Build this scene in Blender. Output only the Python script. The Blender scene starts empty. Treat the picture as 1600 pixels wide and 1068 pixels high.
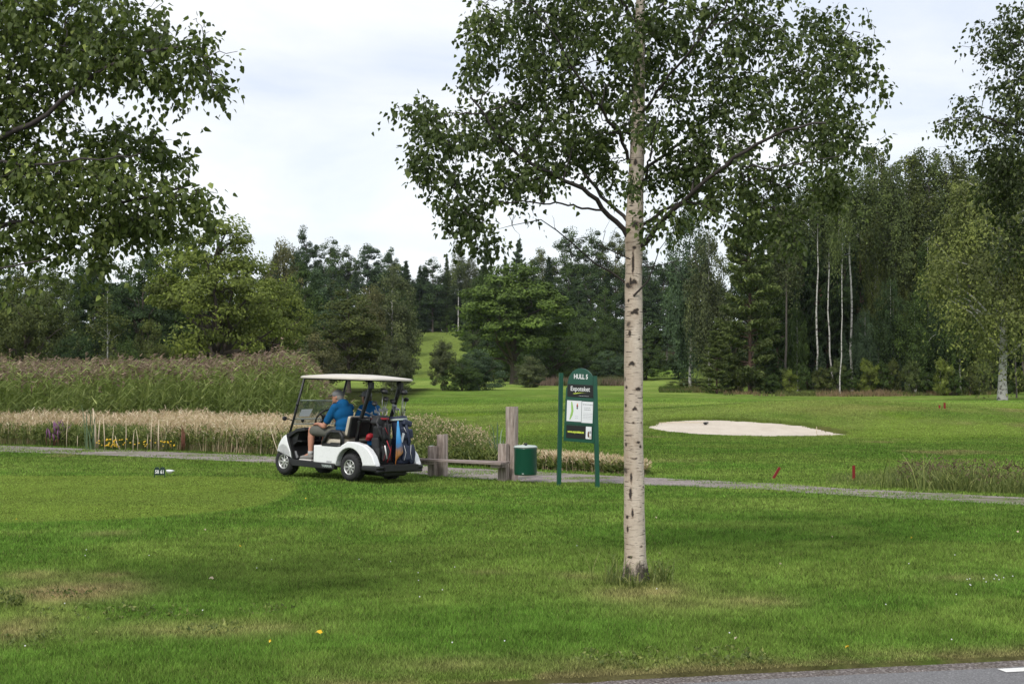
import bpy, bmesh, math, random
import numpy as np
from mathutils import Vector, Matrix, noise as mnoise

C = bpy.context.scene
COL = C.collection
R = math.radians

# ------------------------------------------------------------------ camera
F = 2222.0                     # focal length in pixels of the 1600 px wide photograph
CAMH = 1.75
PITCH = R(1.44)
cam_d = bpy.data.cameras.new('camera')
cam_d.sensor_width = 36.0
cam_d.lens = F / 1600 * 36.0
cam_d.clip_start = 0.1
cam_d.clip_end = 6000
cam = bpy.data.objects.new('camera', cam_d)
COL.objects.link(cam)
cam.location = (0, 0, CAMH)
cam.rotation_euler = (math.pi / 2 + PITCH, 0, 0)
C.camera = cam

# ------------------------------------------------------------------ world, sun, exposure
SUN_EL, SUN_AZ = R(46), R(205)          # azimuth measured clockwise from +Y: behind the camera, to the left
world = bpy.data.worlds.new('World')
C.world = world
world.use_nodes = True
wn, wl = world.node_tree.nodes, world.node_tree.links
wn.clear()
wo = wn.new('ShaderNodeOutputWorld')
bg = wn.new('ShaderNodeBackground'); bg.inputs[1].default_value = 0.1
sky = wn.new('ShaderNodeTexSky'); sky.sky_type = 'NISHITA'; sky.sun_disc = False
sky.sun_elevation = SUN_EL; sky.sun_rotation = SUN_AZ; sky.air_density = 1.2; sky.dust_density = 1.5
tc = wn.new('ShaderNodeTexCoord')
def wmath(op, a, b=None, c=None):
    n = wn.new('ShaderNodeMath'); n.operation = op
    for i, v in enumerate((a, b, c)):
        if v is None: continue
        if isinstance(v, (int, float)): n.inputs[i].default_value = v
        else: wl.new(v, n.inputs[i])
    return n.outputs[0]
sep = wn.new('ShaderNodeSeparateXYZ'); wl.new(tc.outputs['Generated'], sep.inputs[0])
hgt = wmath('ADD', wmath('MAXIMUM', sep.outputs[2], 0.0), 0.16)
cx_ = wmath('DIVIDE', sep.outputs[0], hgt); cy_ = wmath('DIVIDE', sep.outputs[1], hgt)
comb = wn.new('ShaderNodeCombineXYZ'); wl.new(cx_, comb.inputs[0]); wl.new(cy_, comb.inputs[1])
cn = wn.new('ShaderNodeTexNoise'); cn.inputs['Scale'].default_value = .9; cn.inputs['Detail'].default_value = 7
cn.inputs['Roughness'].default_value = 0.55; cn.inputs['Distortion'].default_value = 0.5
wl.new(comb.outputs[0], cn.inputs['Vector'])
cr = wn.new('ShaderNodeValToRGB')
cr.color_ramp.elements[0].position = 0.40; cr.color_ramp.elements[0].color = (6.9, 7.5, 8.6, 1)
cr.color_ramp.elements[1].position = 0.60; cr.color_ramp.elements[1].color = (9.2, 9.3, 9.5, 1)
wl.new(cn.outputs['Fac'], cr.inputs[0])
cn2 = wn.new('ShaderNodeTexNoise'); cn2.inputs['Scale'].default_value = 0.55; cn2.inputs['Detail'].default_value = 5
wl.new(comb.outputs[0], cn2.inputs['Vector'])
cr2 = wn.new('ShaderNodeValToRGB')
cr2.color_ramp.elements[0].position = 0.35; cr2.color_ramp.elements[0].color = (.84, .84, .84, 1)
cr2.color_ramp.elements[1].position = 0.6; cr2.color_ramp.elements[1].color = (.97, .97, .97, 1)
wl.new(cn2.outputs['Fac'], cr2.inputs[0])
mx = wn.new('ShaderNodeMix'); mx.data_type = 'RGBA'
wl.new(cr2.outputs[0], mx.inputs[0]); wl.new(sky.outputs[0], mx.inputs[6]); wl.new(cr.outputs[0], mx.inputs[7])
mh = wn.new('ShaderNodeMix'); mh.data_type = 'RGBA'
rh = wn.new('ShaderNodeValToRGB'); rh.color_ramp.elements[0].position = .03; rh.color_ramp.elements[0].color = (.75, .75, .75, 1); rh.color_ramp.elements[1].position = .20; rh.color_ramp.elements[1].color = (0, 0, 0, 1)
wl.new(sep.outputs[2], rh.inputs[0]); wl.new(rh.outputs[0], mh.inputs[0]); wl.new(mx.outputs[2], mh.inputs[6]); mh.inputs[7].default_value = (8.6, 9.3, 9.5, 1)
wl.new(mh.outputs[2], bg.inputs[0]); wl.new(bg.outputs[0], wo.inputs[0])

sun_d = bpy.data.lights.new('sun', 'SUN'); sun_d.energy = 2.0; sun_d.angle = R(14); sun_d.color = (1, .95, .87)
sun = bpy.data.objects.new('sun', sun_d); COL.objects.link(sun)
sdir = Vector((math.sin(SUN_AZ) * math.cos(SUN_EL), math.cos(SUN_AZ) * math.cos(SUN_EL), math.sin(SUN_EL)))
sun.rotation_euler = sdir.to_track_quat('Z', 'Y').to_euler()
sun.location = (0, 0, 40)

C.view_settings.view_transform = 'Standard'
C.view_settings.look = 'None'
C.view_settings.gamma = 1
C.view_settings.exposure = 0.28
C.cycles.max_bounces = 6
C.cycles.diffuse_bounces = 3
C.cycles.glossy_bounces = 3
C.cycles.transmission_bounces = 4
C.cycles.transparent_max_bounces = 8
C.cycles.use_denoising = True

# ------------------------------------------------------------------ pixel -> world (used to work out where things stand)
def ray(u, v):
    a, b = (u - 800.0) / F, (534.0 - v) / F
    return np.array((a, math.cos(PITCH) - b * math.sin(PITCH), math.sin(PITCH) + b * math.cos(PITCH)))
def P(u, v, d):
    r = ray(u, v); s = d / r[1]
    return np.array((r[0] * s, d, CAMH + r[2] * s))
def G(u, v, z=0.0):
    r = ray(u, v); s = (z - CAMH) / r[2]
    return np.array((r[0] * s, r[1] * s, z))

# ------------------------------------------------------------------ numpy noise
def _hash(ix, iy, seed):
    h = (ix.astype(np.int64) * 374761393 + iy.astype(np.int64) * 668265263 + seed * 1442695041) & 0xffffffff
    h = ((h ^ (h >> 13)) * 1274126177) & 0xffffffff
    h = (h ^ (h >> 16)) & 0xffffffff
    return h / 4294967295.0
def vnoise(x, y, seed=0):
    x = np.asarray(x, float); y = np.asarray(y, float)
    ix = np.floor(x); iy = np.floor(y); fx = x - ix; fy = y - iy
    fx = fx * fx * (3 - 2 * fx); fy = fy * fy * (3 - 2 * fy)
    a = _hash(ix, iy, seed); b = _hash(ix + 1, iy, seed); c = _hash(ix, iy + 1, seed); d = _hash(ix + 1, iy + 1, seed)
    return (a * (1 - fx) + b * fx) * (1 - fy) + (c * (1 - fx) + d * fx) * fy
def fbm(x, y, seed=0, o=4):
    s = 0; a = .5; t = 0
    for i in range(o):
        s = s + a * vnoise(x * 2 ** i, y * 2 ** i, seed + i * 17); t += a; a *= .5
    return s / t
def sstep(a, b, x):
    t = np.clip((x - a) / (b - a), 0, 1); return t * t * (3 - 2 * t)

# ------------------------------------------------------------------ terrain
HY = [-200, 0, 44, 58, 112, 168, 196, 240, 290, 400, 1500]
HZ = [0, 0, 0, .15, .74, 1.22, 1.9, 6.2, 11.4, 15, 15]
CARTX, CARTY = -2.0, 24.4
def ht(x, y):
    x = np.asarray(x, float); y = np.asarray(y, float)
    w = np.clip((y - 40) / 60, .001, 1) * 5
    z = (np.interp(y - w, HY, HZ) + 2 * np.interp(y, HY, HZ) + np.interp(y + w, HY, HZ)) / 4
    z = z + .22 * sstep(42.5, 51, y) * sstep(-3, 3, x) * (1 - sstep(60, 95, y))
    z = z + .5 * np.exp(-((x - 13) / 6) ** 2 - ((y - 57) / 7) ** 2)
    z = z - .28 * np.exp(-((x - 23) / 9) ** 2 - ((y - 92) / 9) ** 2)
    z = z + 1.5 * np.exp(-((x - 21) / 9) ** 2 - ((y - 185) / 14) ** 2)
    z = z + .12 * (fbm(x * .05 + 3, y * .05, 5, 3) - .5) * sstep(28, 60, y)
    z = z - .03 * (x - CARTX) * np.exp(-((x - CARTX) / 2.6) ** 2 - ((y - CARTY) / 4) ** 2)
    return z
def hz(x, y): return float(ht(x, y))

# path edges read off the photograph: (u, v far edge, v near edge)
PATH_PX = [(-260, 687, 696), (0, 696, 705.5), (210, 703.5, 713), (450, 714, 725), (672, 728, 741), (840, 735, 751), (955, 742, 753.5),
           (1080, 749, 760), (1200, 754.5, 765), (1320, 763, 774), (1600, 777, 789), (1900, 792, 806)]
PFAR = np.array([G(u, a)[:2] for u, a, b in PATH_PX]); PNEAR = np.array([G(u, b)[:2] for u, a, b in PATH_PX])
def ynear(x): return np.interp(x, PNEAR[:, 0], PNEAR[:, 1])
def yfar(x): return np.interp(x, PFAR[:, 0], PFAR[:, 1])
ROADP = G(700, 1068)[:2]; ROADQ = G(1600, 1024)[:2]
ROADT = (ROADQ - ROADP) / np.linalg.norm(ROADQ - ROADP); ROADN = np.array((ROADT[1], -ROADT[0]))   # normal towards the camera
def roaddist(x, y): return (x - ROADP[0]) * ROADN[0] + (y - ROADP[1]) * ROADN[1]      # > 0 on the road

BUNKER_PX = [(1012, 667), (1022, 662), (1035, 659), (1065, 657.2), (1100, 656.5), (1140, 657.6), (1170, 659), (1200, 661), (1240, 664), (1264, 666),
             (1280, 671), (1300, 675), (1322, 679), (1290, 680.2), (1250, 681), (1200, 681.2), (1150, 680.3), (1100, 678.5), (1060, 675.5), (1030, 671.5)]
def on_ground(u, v):
    lo, hi = 15.0, 400.0
    r = ray(u, v)
    last = lo
    for y in np.arange(lo, hi, .4):
        if CAMH + r[2] * y / r[1] < hz(r[0] * y / r[1], y):
            a, b = last, y
            for _ in range(12):
                m = (a + b) / 2
                if CAMH + r[2] * m / r[1] < hz(r[0] * m / r[1], m): b = m
                else: a = m
            return np.array((r[0] * b / r[1], b, hz(r[0] * b / r[1], b)))
        last = y
    return G(u, v)
BUNK = np.array([on_ground(u, v)[:2] for u, v in BUNKER_PX])
def in_poly(x, y, poly):
    x = np.asarray(x, float); y = np.asarray(y, float); ins = np.zeros(x.shape, bool); n = len(poly)
    for i in range(n):
        x1, y1 = poly[i]; x2, y2 = poly[(i + 1) % n]
        c = ((y1 > y) != (y2 > y)) & (x < (x2 - x1) * (y - y1) / (y2 - y1 + 1e-12) + x1)
        ins ^= c
    return ins

# turf colour: pigment of the grass itself, by where it grows and how dry it is
def blob(x, y, u, v, rx, ry, soft=1.0):
    c = G(u, v); k = c[1] / F
    ryw = ry * c[1] ** 2 / (F * CAMH)
    q = ((x - c[0]) / (rx * k)) ** 2 + ((y - c[1]) / ryw) ** 2
    return np.exp(-q * soft)
def tee_mask(x, y, grow=0.0):
    q = (np.abs((x + 9.5) / (6.3 + grow)) ** 3 + np.abs((y - 21.2 + .25 * x * 0) / (4.4 + grow)) ** 3) ** (1 / 3.)
    return 1 - sstep(.965, 1.0, q)
def turf(x, y):
    x = np.asarray(x, float); y = np.asarray(y, float)
    lush = np.array((.074, .138, .022)); pale = np.array((.170, .225, .052)); olive = np.array((.108, .154, .032)); dry = np.array((.25, .20, .10)); dark = np.array((.056, .106, .016))
    def mixc(c, to, f): return c * (1 - f[..., None]) + to * f[..., None]
    n1 = fbm(x * .35, y * .5, 1); n2 = fbm(x * 1.4, y * 2.2, 2); n3 = fbm(x * .12 + 9, y * .16, 3)
    c = np.ones(x.shape + (3,)) * lush
    c = mixc(c, olive, sstep(.38, .66, n1) * .75)
    c = mixc(c, dark, sstep(.55, .75, n2) * .35 + 0)
    c = mixc(c, olive * 1.2, sstep(.56, .74, fbm(x * .8 + 4, y * 1.0, 8)) * .7)
    # tee box, mown short
    tee = tee_mask(x, y); fr = tee_mask(x, y, .75) - tee
    c = mixc(c, np.array((.155, .215, .040)), tee * .85); c = mixc(c, dark * 1.2, np.clip(fr, 0, 1) * .35); c = mixc(c, olive * 1.1, tee * sstep(.45, .7, fbm(x * .3, y * .8, 61)) * .4)
    # fairway
    fw = sstep(34, 48, y) * (1 - sstep(165, 185, y))
    n4 = fbm(x * .07, y * .09 + 5, 12); n5 = fbm(x * .22 + 7, y * .12, 21)
    c = mixc(c, olive * .92, fw * .8)
    c = mixc(c, pale, fw * sstep(.40, .58, n4) * .85)
    c = mixc(c, lush * .8, fw * sstep(.50, .66, n5) * .6)
    n6 = fbm(x * .9, y * .35, 71, 4); n7 = fbm(x * .45, y * .2, 72, 4)
    c = mixc(c, dark * 1.25, fw * sstep(.52, .72, n6) * .7 * (1 - sstep(70, 110, y)))
    c = mixc(c, np.array((.135, .215, .024)), fw * sstep(.5, .64, n7) * .7 * (1 - sstep(60, 90, y)))
    st = .5 + .5 * np.sin(y * .9 + x * .25 + 3 * n4)
    c = mixc(c, pale * 1.15, fw * st * .22)
    c = mixc(c, pale * 1.15, sstep(92, 105, y) * (1 - sstep(165, 180, y)) * .7 * (1 - sstep(30, 44, x)))
    # green on the right, dry mound behind the bunker
    gr = np.exp(-(((x - 24) / 9) ** 2 + ((y - 77) / 6) ** 2) ** 2)
    c = mixc(c, pale * 1.25, gr * .85)
    c = mixc(c, np.array((.19, .19, .06)), np.exp(-((x - 13) / 4.5) ** 2 - ((y - 54) / 4) ** 2) * sstep(.3, .6, n1) * .8)
    c = mixc(c, dry * .8, sstep(.66, .8, fbm(x * .3 + 20, y * .3, 31)) * sstep(26, 34, y) * (1 - sstep(60, 80, y)) * .7)
    bandn = fbm(x * .045 + 2, y * .16, 81, 3); far_ = sstep(36, 48, y) * (1 - sstep(150, 170, y))
    c = mixc(c, dark * 1.5, far_ * sstep(.52, .66, bandn) * .6); c = mixc(c, pale * 1.1, far_ * sstep(.50, .36, bandn) * .0 + far_ * (1 - sstep(.36, .50, bandn)) * .5)
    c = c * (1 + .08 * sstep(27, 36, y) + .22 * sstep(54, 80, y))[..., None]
    # worn and dry spots on the near lawn
    wob = fbm(x * 2.5, y * 2.5, 40)
    for (u, v, rx, ry, k) in ((120, 925, 110, 18, .95), (20, 985, 60, 22, .7), (300, 985, 160, 12, .6), (60, 900, 60, 8, .5), (1180, 942, 70, 10, .6), (1010, 930, 90, 22, .55),
                              (170, 901, 30, 5, .8), (900, 901, 40, 6, .4), (760, 897, 40, 4, .35), (1500, 905, 60, 6, .4), (170, 835, 40, 5, .4), (800, 1040, 200, 12, .4)):
        c = mixc(c, dry, np.clip(blob(x, y, u, v, rx, ry) * k * (.25 + 1.3 * wob), 0, 1))
    for (u, v, rx, ry, k) in ((380, 818, 190, 7, .4), (950, 800, 120, 7, .3), (1350, 870, 200, 10, .3), (150, 880, 160, 7, .3), (560, 842, 120, 8, .25), (1150, 850, 160, 8, .3),
                              (330, 728, 120, 4, .7), (120, 722, 160, 3, .5), (1450, 990, 160, 14, .4)):
        c = mixc(c, dark * 1.1, np.clip(blob(x, y, u, v, rx, ry) * k, 0, 1))
    e = np.exp(-(roaddist(x, y) / .28) ** 2)
    c = mixc(c, dry * .7, e * .75 * sstep(.3, .6, wob))
    # forest floor on the hill except for the mown clearing
    clear = (np.abs((x / np.maximum(y, 1)) - (690 - 800) / F) < 46 / F)
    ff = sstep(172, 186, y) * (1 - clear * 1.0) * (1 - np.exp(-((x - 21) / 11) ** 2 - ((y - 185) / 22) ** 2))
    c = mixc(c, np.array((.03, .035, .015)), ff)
    c = mixc(c, pale * .9, sstep(180, 195, y) * clear * .9)
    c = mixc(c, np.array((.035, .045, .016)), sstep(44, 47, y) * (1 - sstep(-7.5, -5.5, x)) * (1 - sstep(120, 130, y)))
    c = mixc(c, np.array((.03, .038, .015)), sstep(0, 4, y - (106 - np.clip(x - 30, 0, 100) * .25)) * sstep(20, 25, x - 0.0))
    return c

# ------------------------------------------------------------------ objects, tags, meshes
def tag(o, label=None, cat=None, group=None, kind=None):
    if label: o['label'] = label
    if cat: o['category'] = cat
    if group: o['group'] = group
    if kind: o['kind'] = kind
    return o
def empty(name, loc=(0, 0, 0), rz=0.0, label=None, cat=None, group=None):
    o = bpy.data.objects.new(name, None); COL.objects.link(o); o.location = loc; o.rotation_euler = (0, 0, rz)
    o.empty_display_size = .2
    return tag(o, label, cat, group)
def link(name, me, parent=None, mat=None):
    o = bpy.data.objects.new(name, me); COL.objects.link(o)
    if parent: o.parent = parent
    if mat and not me.materials: me.materials.append(mat)
    return o
def np_mesh(name, V, faces, sizes=None, smooth=False, mat=None, frnd=None, vcol=None):
    """V (n,3); faces flat loop indices; sizes per-face loop counts"""
    me = bpy.data.meshes.new(name)
    V = np.asarray(V, np.float32); faces = np.asarray(faces, np.int32)
    if sizes is None:
        sizes = np.full(len(faces), faces.shape[1], np.int32)
    faces = faces.ravel(); sizes = np.asarray(sizes, np.int32)
    me.vertices.add(len(V)); me.vertices.foreach_set('co', V.ravel())
    me.loops.add(len(faces)); me.loops.foreach_set('vertex_index', faces)
    me.polygons.add(len(sizes))
    me.polygons.foreach_set('loop_start', np.concatenate(([0], np.cumsum(sizes)[:-1])).astype(np.int32))
    me.polygons.foreach_set('loop_total', sizes)
    me.polygons.foreach_set('use_smooth', np.full(len(sizes), smooth, bool))
    me.update(calc_edges=True)
    if frnd is not None:
        a = me.attributes.new('rnd', 'FLOAT', 'FACE'); a.data.foreach_set('value', np.asarray(frnd, np.float32))
    if vcol is not None:
        a = me.attributes.new('Col', 'FLOAT_COLOR', 'POINT')
        cc = np.ones((len(V), 4), np.float32); cc[:, :3] = vcol
        a.data.foreach_set('color', cc.ravel())
    if mat: me.materials.append(mat)
    return me

class MB:
    """collects shapes, then links them as ONE mesh object"""
    def __init__(s): s.bm = bmesh.new()
    def _xf(s, vs, M):
        if M is not None: bmesh.ops.transform(s.bm, matrix=M, verts=vs)
    def box(s, c, size, rot=None, bev=0.0, M=None):
        r = bmesh.ops.create_cube(s.bm, size=1.0); vs = r['verts']
        bmesh.ops.scale(s.bm, vec=size, verts=vs)
        if bev > 0:
            es = list({e for v in vs for e in v.link_edges})
            q = bmesh.ops.bevel(s.bm, geom=es, offset=bev, segments=2, affect='EDGES', profile=.5)
            vs = list({v for f in q['faces'] for v in f.verts} | {v for v in vs if v.is_valid})
        T = Matrix.Translation(c)
        if rot is not None: T = T @ (rot.to_4x4() if hasattr(rot, 'to_4x4') else rot)
        if M is not None: T = M @ T
        bmesh.ops.transform(s.bm, matrix=T, verts=vs); return s
    def tube(s, pts, rad, n=8, caps=True, M=None, flat=None):
        pts = [Vector(p) for p in pts]
        if not hasattr(rad, '__len__'): rad = [rad] * len(pts)
        rings = []; prev = None
        for i, p in enumerate(pts):
            t = (pts[min(i + 1, len(pts) - 1)] - pts[max(i - 1, 0)])
            t = t.normalized() if t.length > 1e-9 else Vector((0, 0, 1))
            if prev is None:
                a = Vector((0, 0, 1)) if abs(t.z) < .9 else Vector((1, 0, 0)); x = t.cross(a).normalized()
            else:
                x = (prev - t * prev.dot(t)).normalized()
            prev = x; y = t.cross(x)
            fx, fy = flat if flat else (1, 1)
            rings.append([s.bm.verts.new(p + (x * math.cos(2 * math.pi * k / n) * fx + y * math.sin(2 * math.pi * k / n) * fy) * rad[i]) for k in range(n)])
        for a, b in zip(rings, rings[1:]):
            for k in range(n):
                s.bm.faces.new((a[k], a[(k + 1) % n], b[(k + 1) % n], b[k])).smooth = True
        if caps:
            s.bm.faces.new(rings[0][::-1]); s.bm.faces.new(rings[-1])
        s._xf([v for r in rings for v in r], M); return s
    def lathe(s, prof, n=24, M=None, cap0=True, cap1=True):
        rings = [[s.bm.verts.new((r * math.cos(2 * math.pi * k / n), r * math.sin(2 * math.pi * k / n), z)) for k in range(n)] for r, z in prof]
        for a, b in zip(rings, rings[1:]):
            for k in range(n):
                s.bm.faces.new((a[k], a[(k + 1) % n], b[(k + 1) % n], b[k])).smooth = True
        if cap0: s.bm.faces.new(rings[0][::-1])
        if cap1: s.bm.faces.new(rings[-1])
        s._xf([v for r in rings for v in r], M); return s
    def prism(s, outline, y0, y1, M=None, bev=0.0):
        """outline in (x, z), extruded along y"""
        a = [s.bm.verts.new((x, y0, z)) for x, z in outline]; b = [s.bm.verts.new((x, y1, z)) for x, z in outline]
        n = len(outline); fs = [s.bm.faces.new(a), s.bm.faces.new(b[::-1])]
        for k in range(n): fs.append(s.bm.faces.new((a[(k + 1) % n], a[k], b[k], b[(k + 1) % n])))
        bmesh.ops.recalc_face_normals(s.bm, faces=fs)
        vs = a + b
        if bev > 0:
            es = [e for e in set(fs[0].edges) | set(fs[1].edges)]
            q = bmesh.ops.bevel(s.bm, geom=es, offset=bev, segments=3, affect='EDGES', profile=.5)
            vs = list({v for f in q['faces'] for v in f.verts} | {v for v in vs if v.is_valid})
            for f in q['faces']: f.smooth = True
            vs = list({v for f in s.bm.faces for v in f.verts}) if M is not None and False else vs
        s._xf(vs, M); return s
    def ell(s, c, r, M=None, u=12, v=8, rot=None):
        q = bmesh.ops.create_uvsphere(s.bm, u_segments=u, v_segments=v, radius=1.0)
        for f in {f for w in q['verts'] for f in w.link_faces}: f.smooth = True
        T = Matrix.Translation(c)
        if rot is not None: T = T @ rot.to_4x4()
        T = T @ Matrix.Diagonal((r[0], r[1], r[2], 1))
        if M is not None: T = M @ T
        bmesh.ops.transform(s.bm, matrix=T, verts=q['verts']); return s
    def mesh(s, name, mat=None):
        me = bpy.data.meshes.new(name); s.bm.normal_update(); s.bm.to_mesh(me); s.bm.free()
        if mat: me.materials.append(mat)
        return me
    def build(s, name, mat, parent=None):
        return link(name, s.mesh(name, mat), parent)

# ------------------------------------------------------------------ materials
class NT:
    def __init__(s, name):
        s.m = bpy.data.materials.new(name); s.m.use_nodes = True
        s.n, s.l = s.m.node_tree.nodes, s.m.node_tree.links; s.n.clear()
        s.out = s.n.new('ShaderNodeOutputMaterial')
    def new(s, t, **kw):
        n = s.n.new(t)
        for k, v in kw.items(): setattr(n, k, v)
        return n
    def put(s, sock, v):
        if v is None: return
        if hasattr(v, 'is_output') or hasattr(v, 'links') and not isinstance(v, (tuple, list)): s.l.new(v, sock)
        else:
            if isinstance(v, (tuple, list)) and sock.type == 'RGBA' and len(v) == 3: v = (*v, 1)
            sock.default_value = v
    def math(s, op, a, b=None, c=None):
        n = s.new('ShaderNodeMath', operation=op)
        for i, v in enumerate((a, b, c)): s.put(n.inputs[i], v)
        return n.outputs[0]
    def mix(s, f, a, b, mode='MIX'):
        n = s.new('ShaderNodeMix', data_type='RGBA', blend_type=mode)
        s.put(n.inputs[0], f); s.put(n.inputs[6], a); s.put(n.inputs[7], b); return n.outputs[2]
    def noise(s, scale, detail=4, rough=.55, vec=None, dist=0.0):
        n = s.new('ShaderNodeTexNoise'); n.inputs['Scale'].default_value = scale; n.inputs['Detail'].default_value = detail
        n.inputs['Roughness'].default_value = rough; n.inputs['Distortion'].default_value = dist
        if vec is not None: s.l.new(vec, n.inputs['Vector'])
        return n.outputs['Fac']
    def ramp(s, fac, stops):
        n = s.new('ShaderNodeValToRGB'); e = n.color_ramp.elements
        while len(e) < len(stops): e.new(.5)
        for i, (p, c) in enumerate(stops):
            e[i].position = p; e[i].color = (*c, 1) if hasattr(c, '__len__') else (c, c, c, 1)
        s.l.new(fac, n.inputs[0]); return n.outputs[0]
    def obj(s): return s.new('ShaderNodeTexCoord').outputs['Object']
    def pos(s): return s.new('ShaderNodeNewGeometry').outputs['Position']
    def scaled(s, vec, sc):
        n = s.new('ShaderNodeMapping'); s.l.new(vec, n.inputs[0]); n.inputs['Scale'].default_value = sc; return n.outputs[0]
    def attr(s, name, out='Color'):
        return s.new('ShaderNodeAttribute', attribute_name=name).outputs[out]
    def bump(s, h, strength=.3, dist=.02):
        n = s.new('ShaderNodeBump'); n.inputs['Strength'].default_value = strength; n.inputs['Distance'].default_value = dist
        s.l.new(h, n.inputs['Height']); return n.outputs[0]
    def bsdf(s, color, rough=.6, metal=0.0, normal=None, spec=None, **kw):
        b = s.new('ShaderNodeBsdfPrincipled'); s.put(b.inputs['Base Color'], color); s.put(b.inputs['Roughness'], rough); s.put(b.inputs['Metallic'], metal)
        if normal is not None: s.l.new(normal, b.inputs['Normal'])
        if spec is not None: b.inputs['Specular IOR Level'].default_value = spec
        for k, v in kw.items(): s.put(b.inputs[k], v)
        return b
    def done(s, shader):
        s.l.new(shader.outputs[0], s.out.inputs[0]); return s.m

def simple(name, col, rough=.6, metal=0.0, var=.12, scale=6, spec=.5, bump=0.0, coat=0.0, dirt=None):
    t = NT(name); o = t.obj()
    n = t.noise(scale, 5, .6, o)
    c = t.mix(n, tuple(x * (1 - var) for x in col), tuple(min(1, x * (1 + var)) for x in col))
    if dirt:
        c = t.mix(t.math('MULTIPLY', t.ramp(t.noise(scale * .7, 6, .7, o), [(.5, 0.0), (.75, 1.0)]), .5), c, dirt)
    rr = t.math('ADD', t.math('MULTIPLY', t.noise(scale * 3, 3, .5, o), .25), rough - .12)
    b = t.bsdf(c, rr, metal, t.bump(t.noise(scale * 12, 3, .6, o), bump, .004) if bump else None, spec)
    if coat: b.inputs['Coat Weight'].default_value = coat
    return t.done(b)

def foliage_mat(name, lo, mid, hi, rough=.5, trans=.25, obj_color=False, spec=.3):
    t = NT(name)
    r = t.attr('rnd', 'Fac')
    c = t.ramp(r, [(0.0, lo), (.55, mid), (.94, hi), (1.0, tuple(min(1, x * 1.5) for x in hi))])
    if obj_color:
        oi = t.new('ShaderNodeObjectInfo')
        c = t.mix(1.0, c, oi.outputs['Color'], 'MULTIPLY')
    b = t.bsdf(c, rough, 0, spec=spec)
    tr = t.new('ShaderNodeBsdfTranslucent'); t.l.new(t.mix(1.0, c, (1.1, 1.25, .7), 'MULTIPLY'), tr.inputs[0])
    m = t.new('ShaderNodeMixShader'); m.inputs[0].default_value = trans
    t.l.new(b.outputs[0], m.inputs[1]); t.l.new(tr.outputs[0], m.inputs[2])
    return t.done(m)

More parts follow.
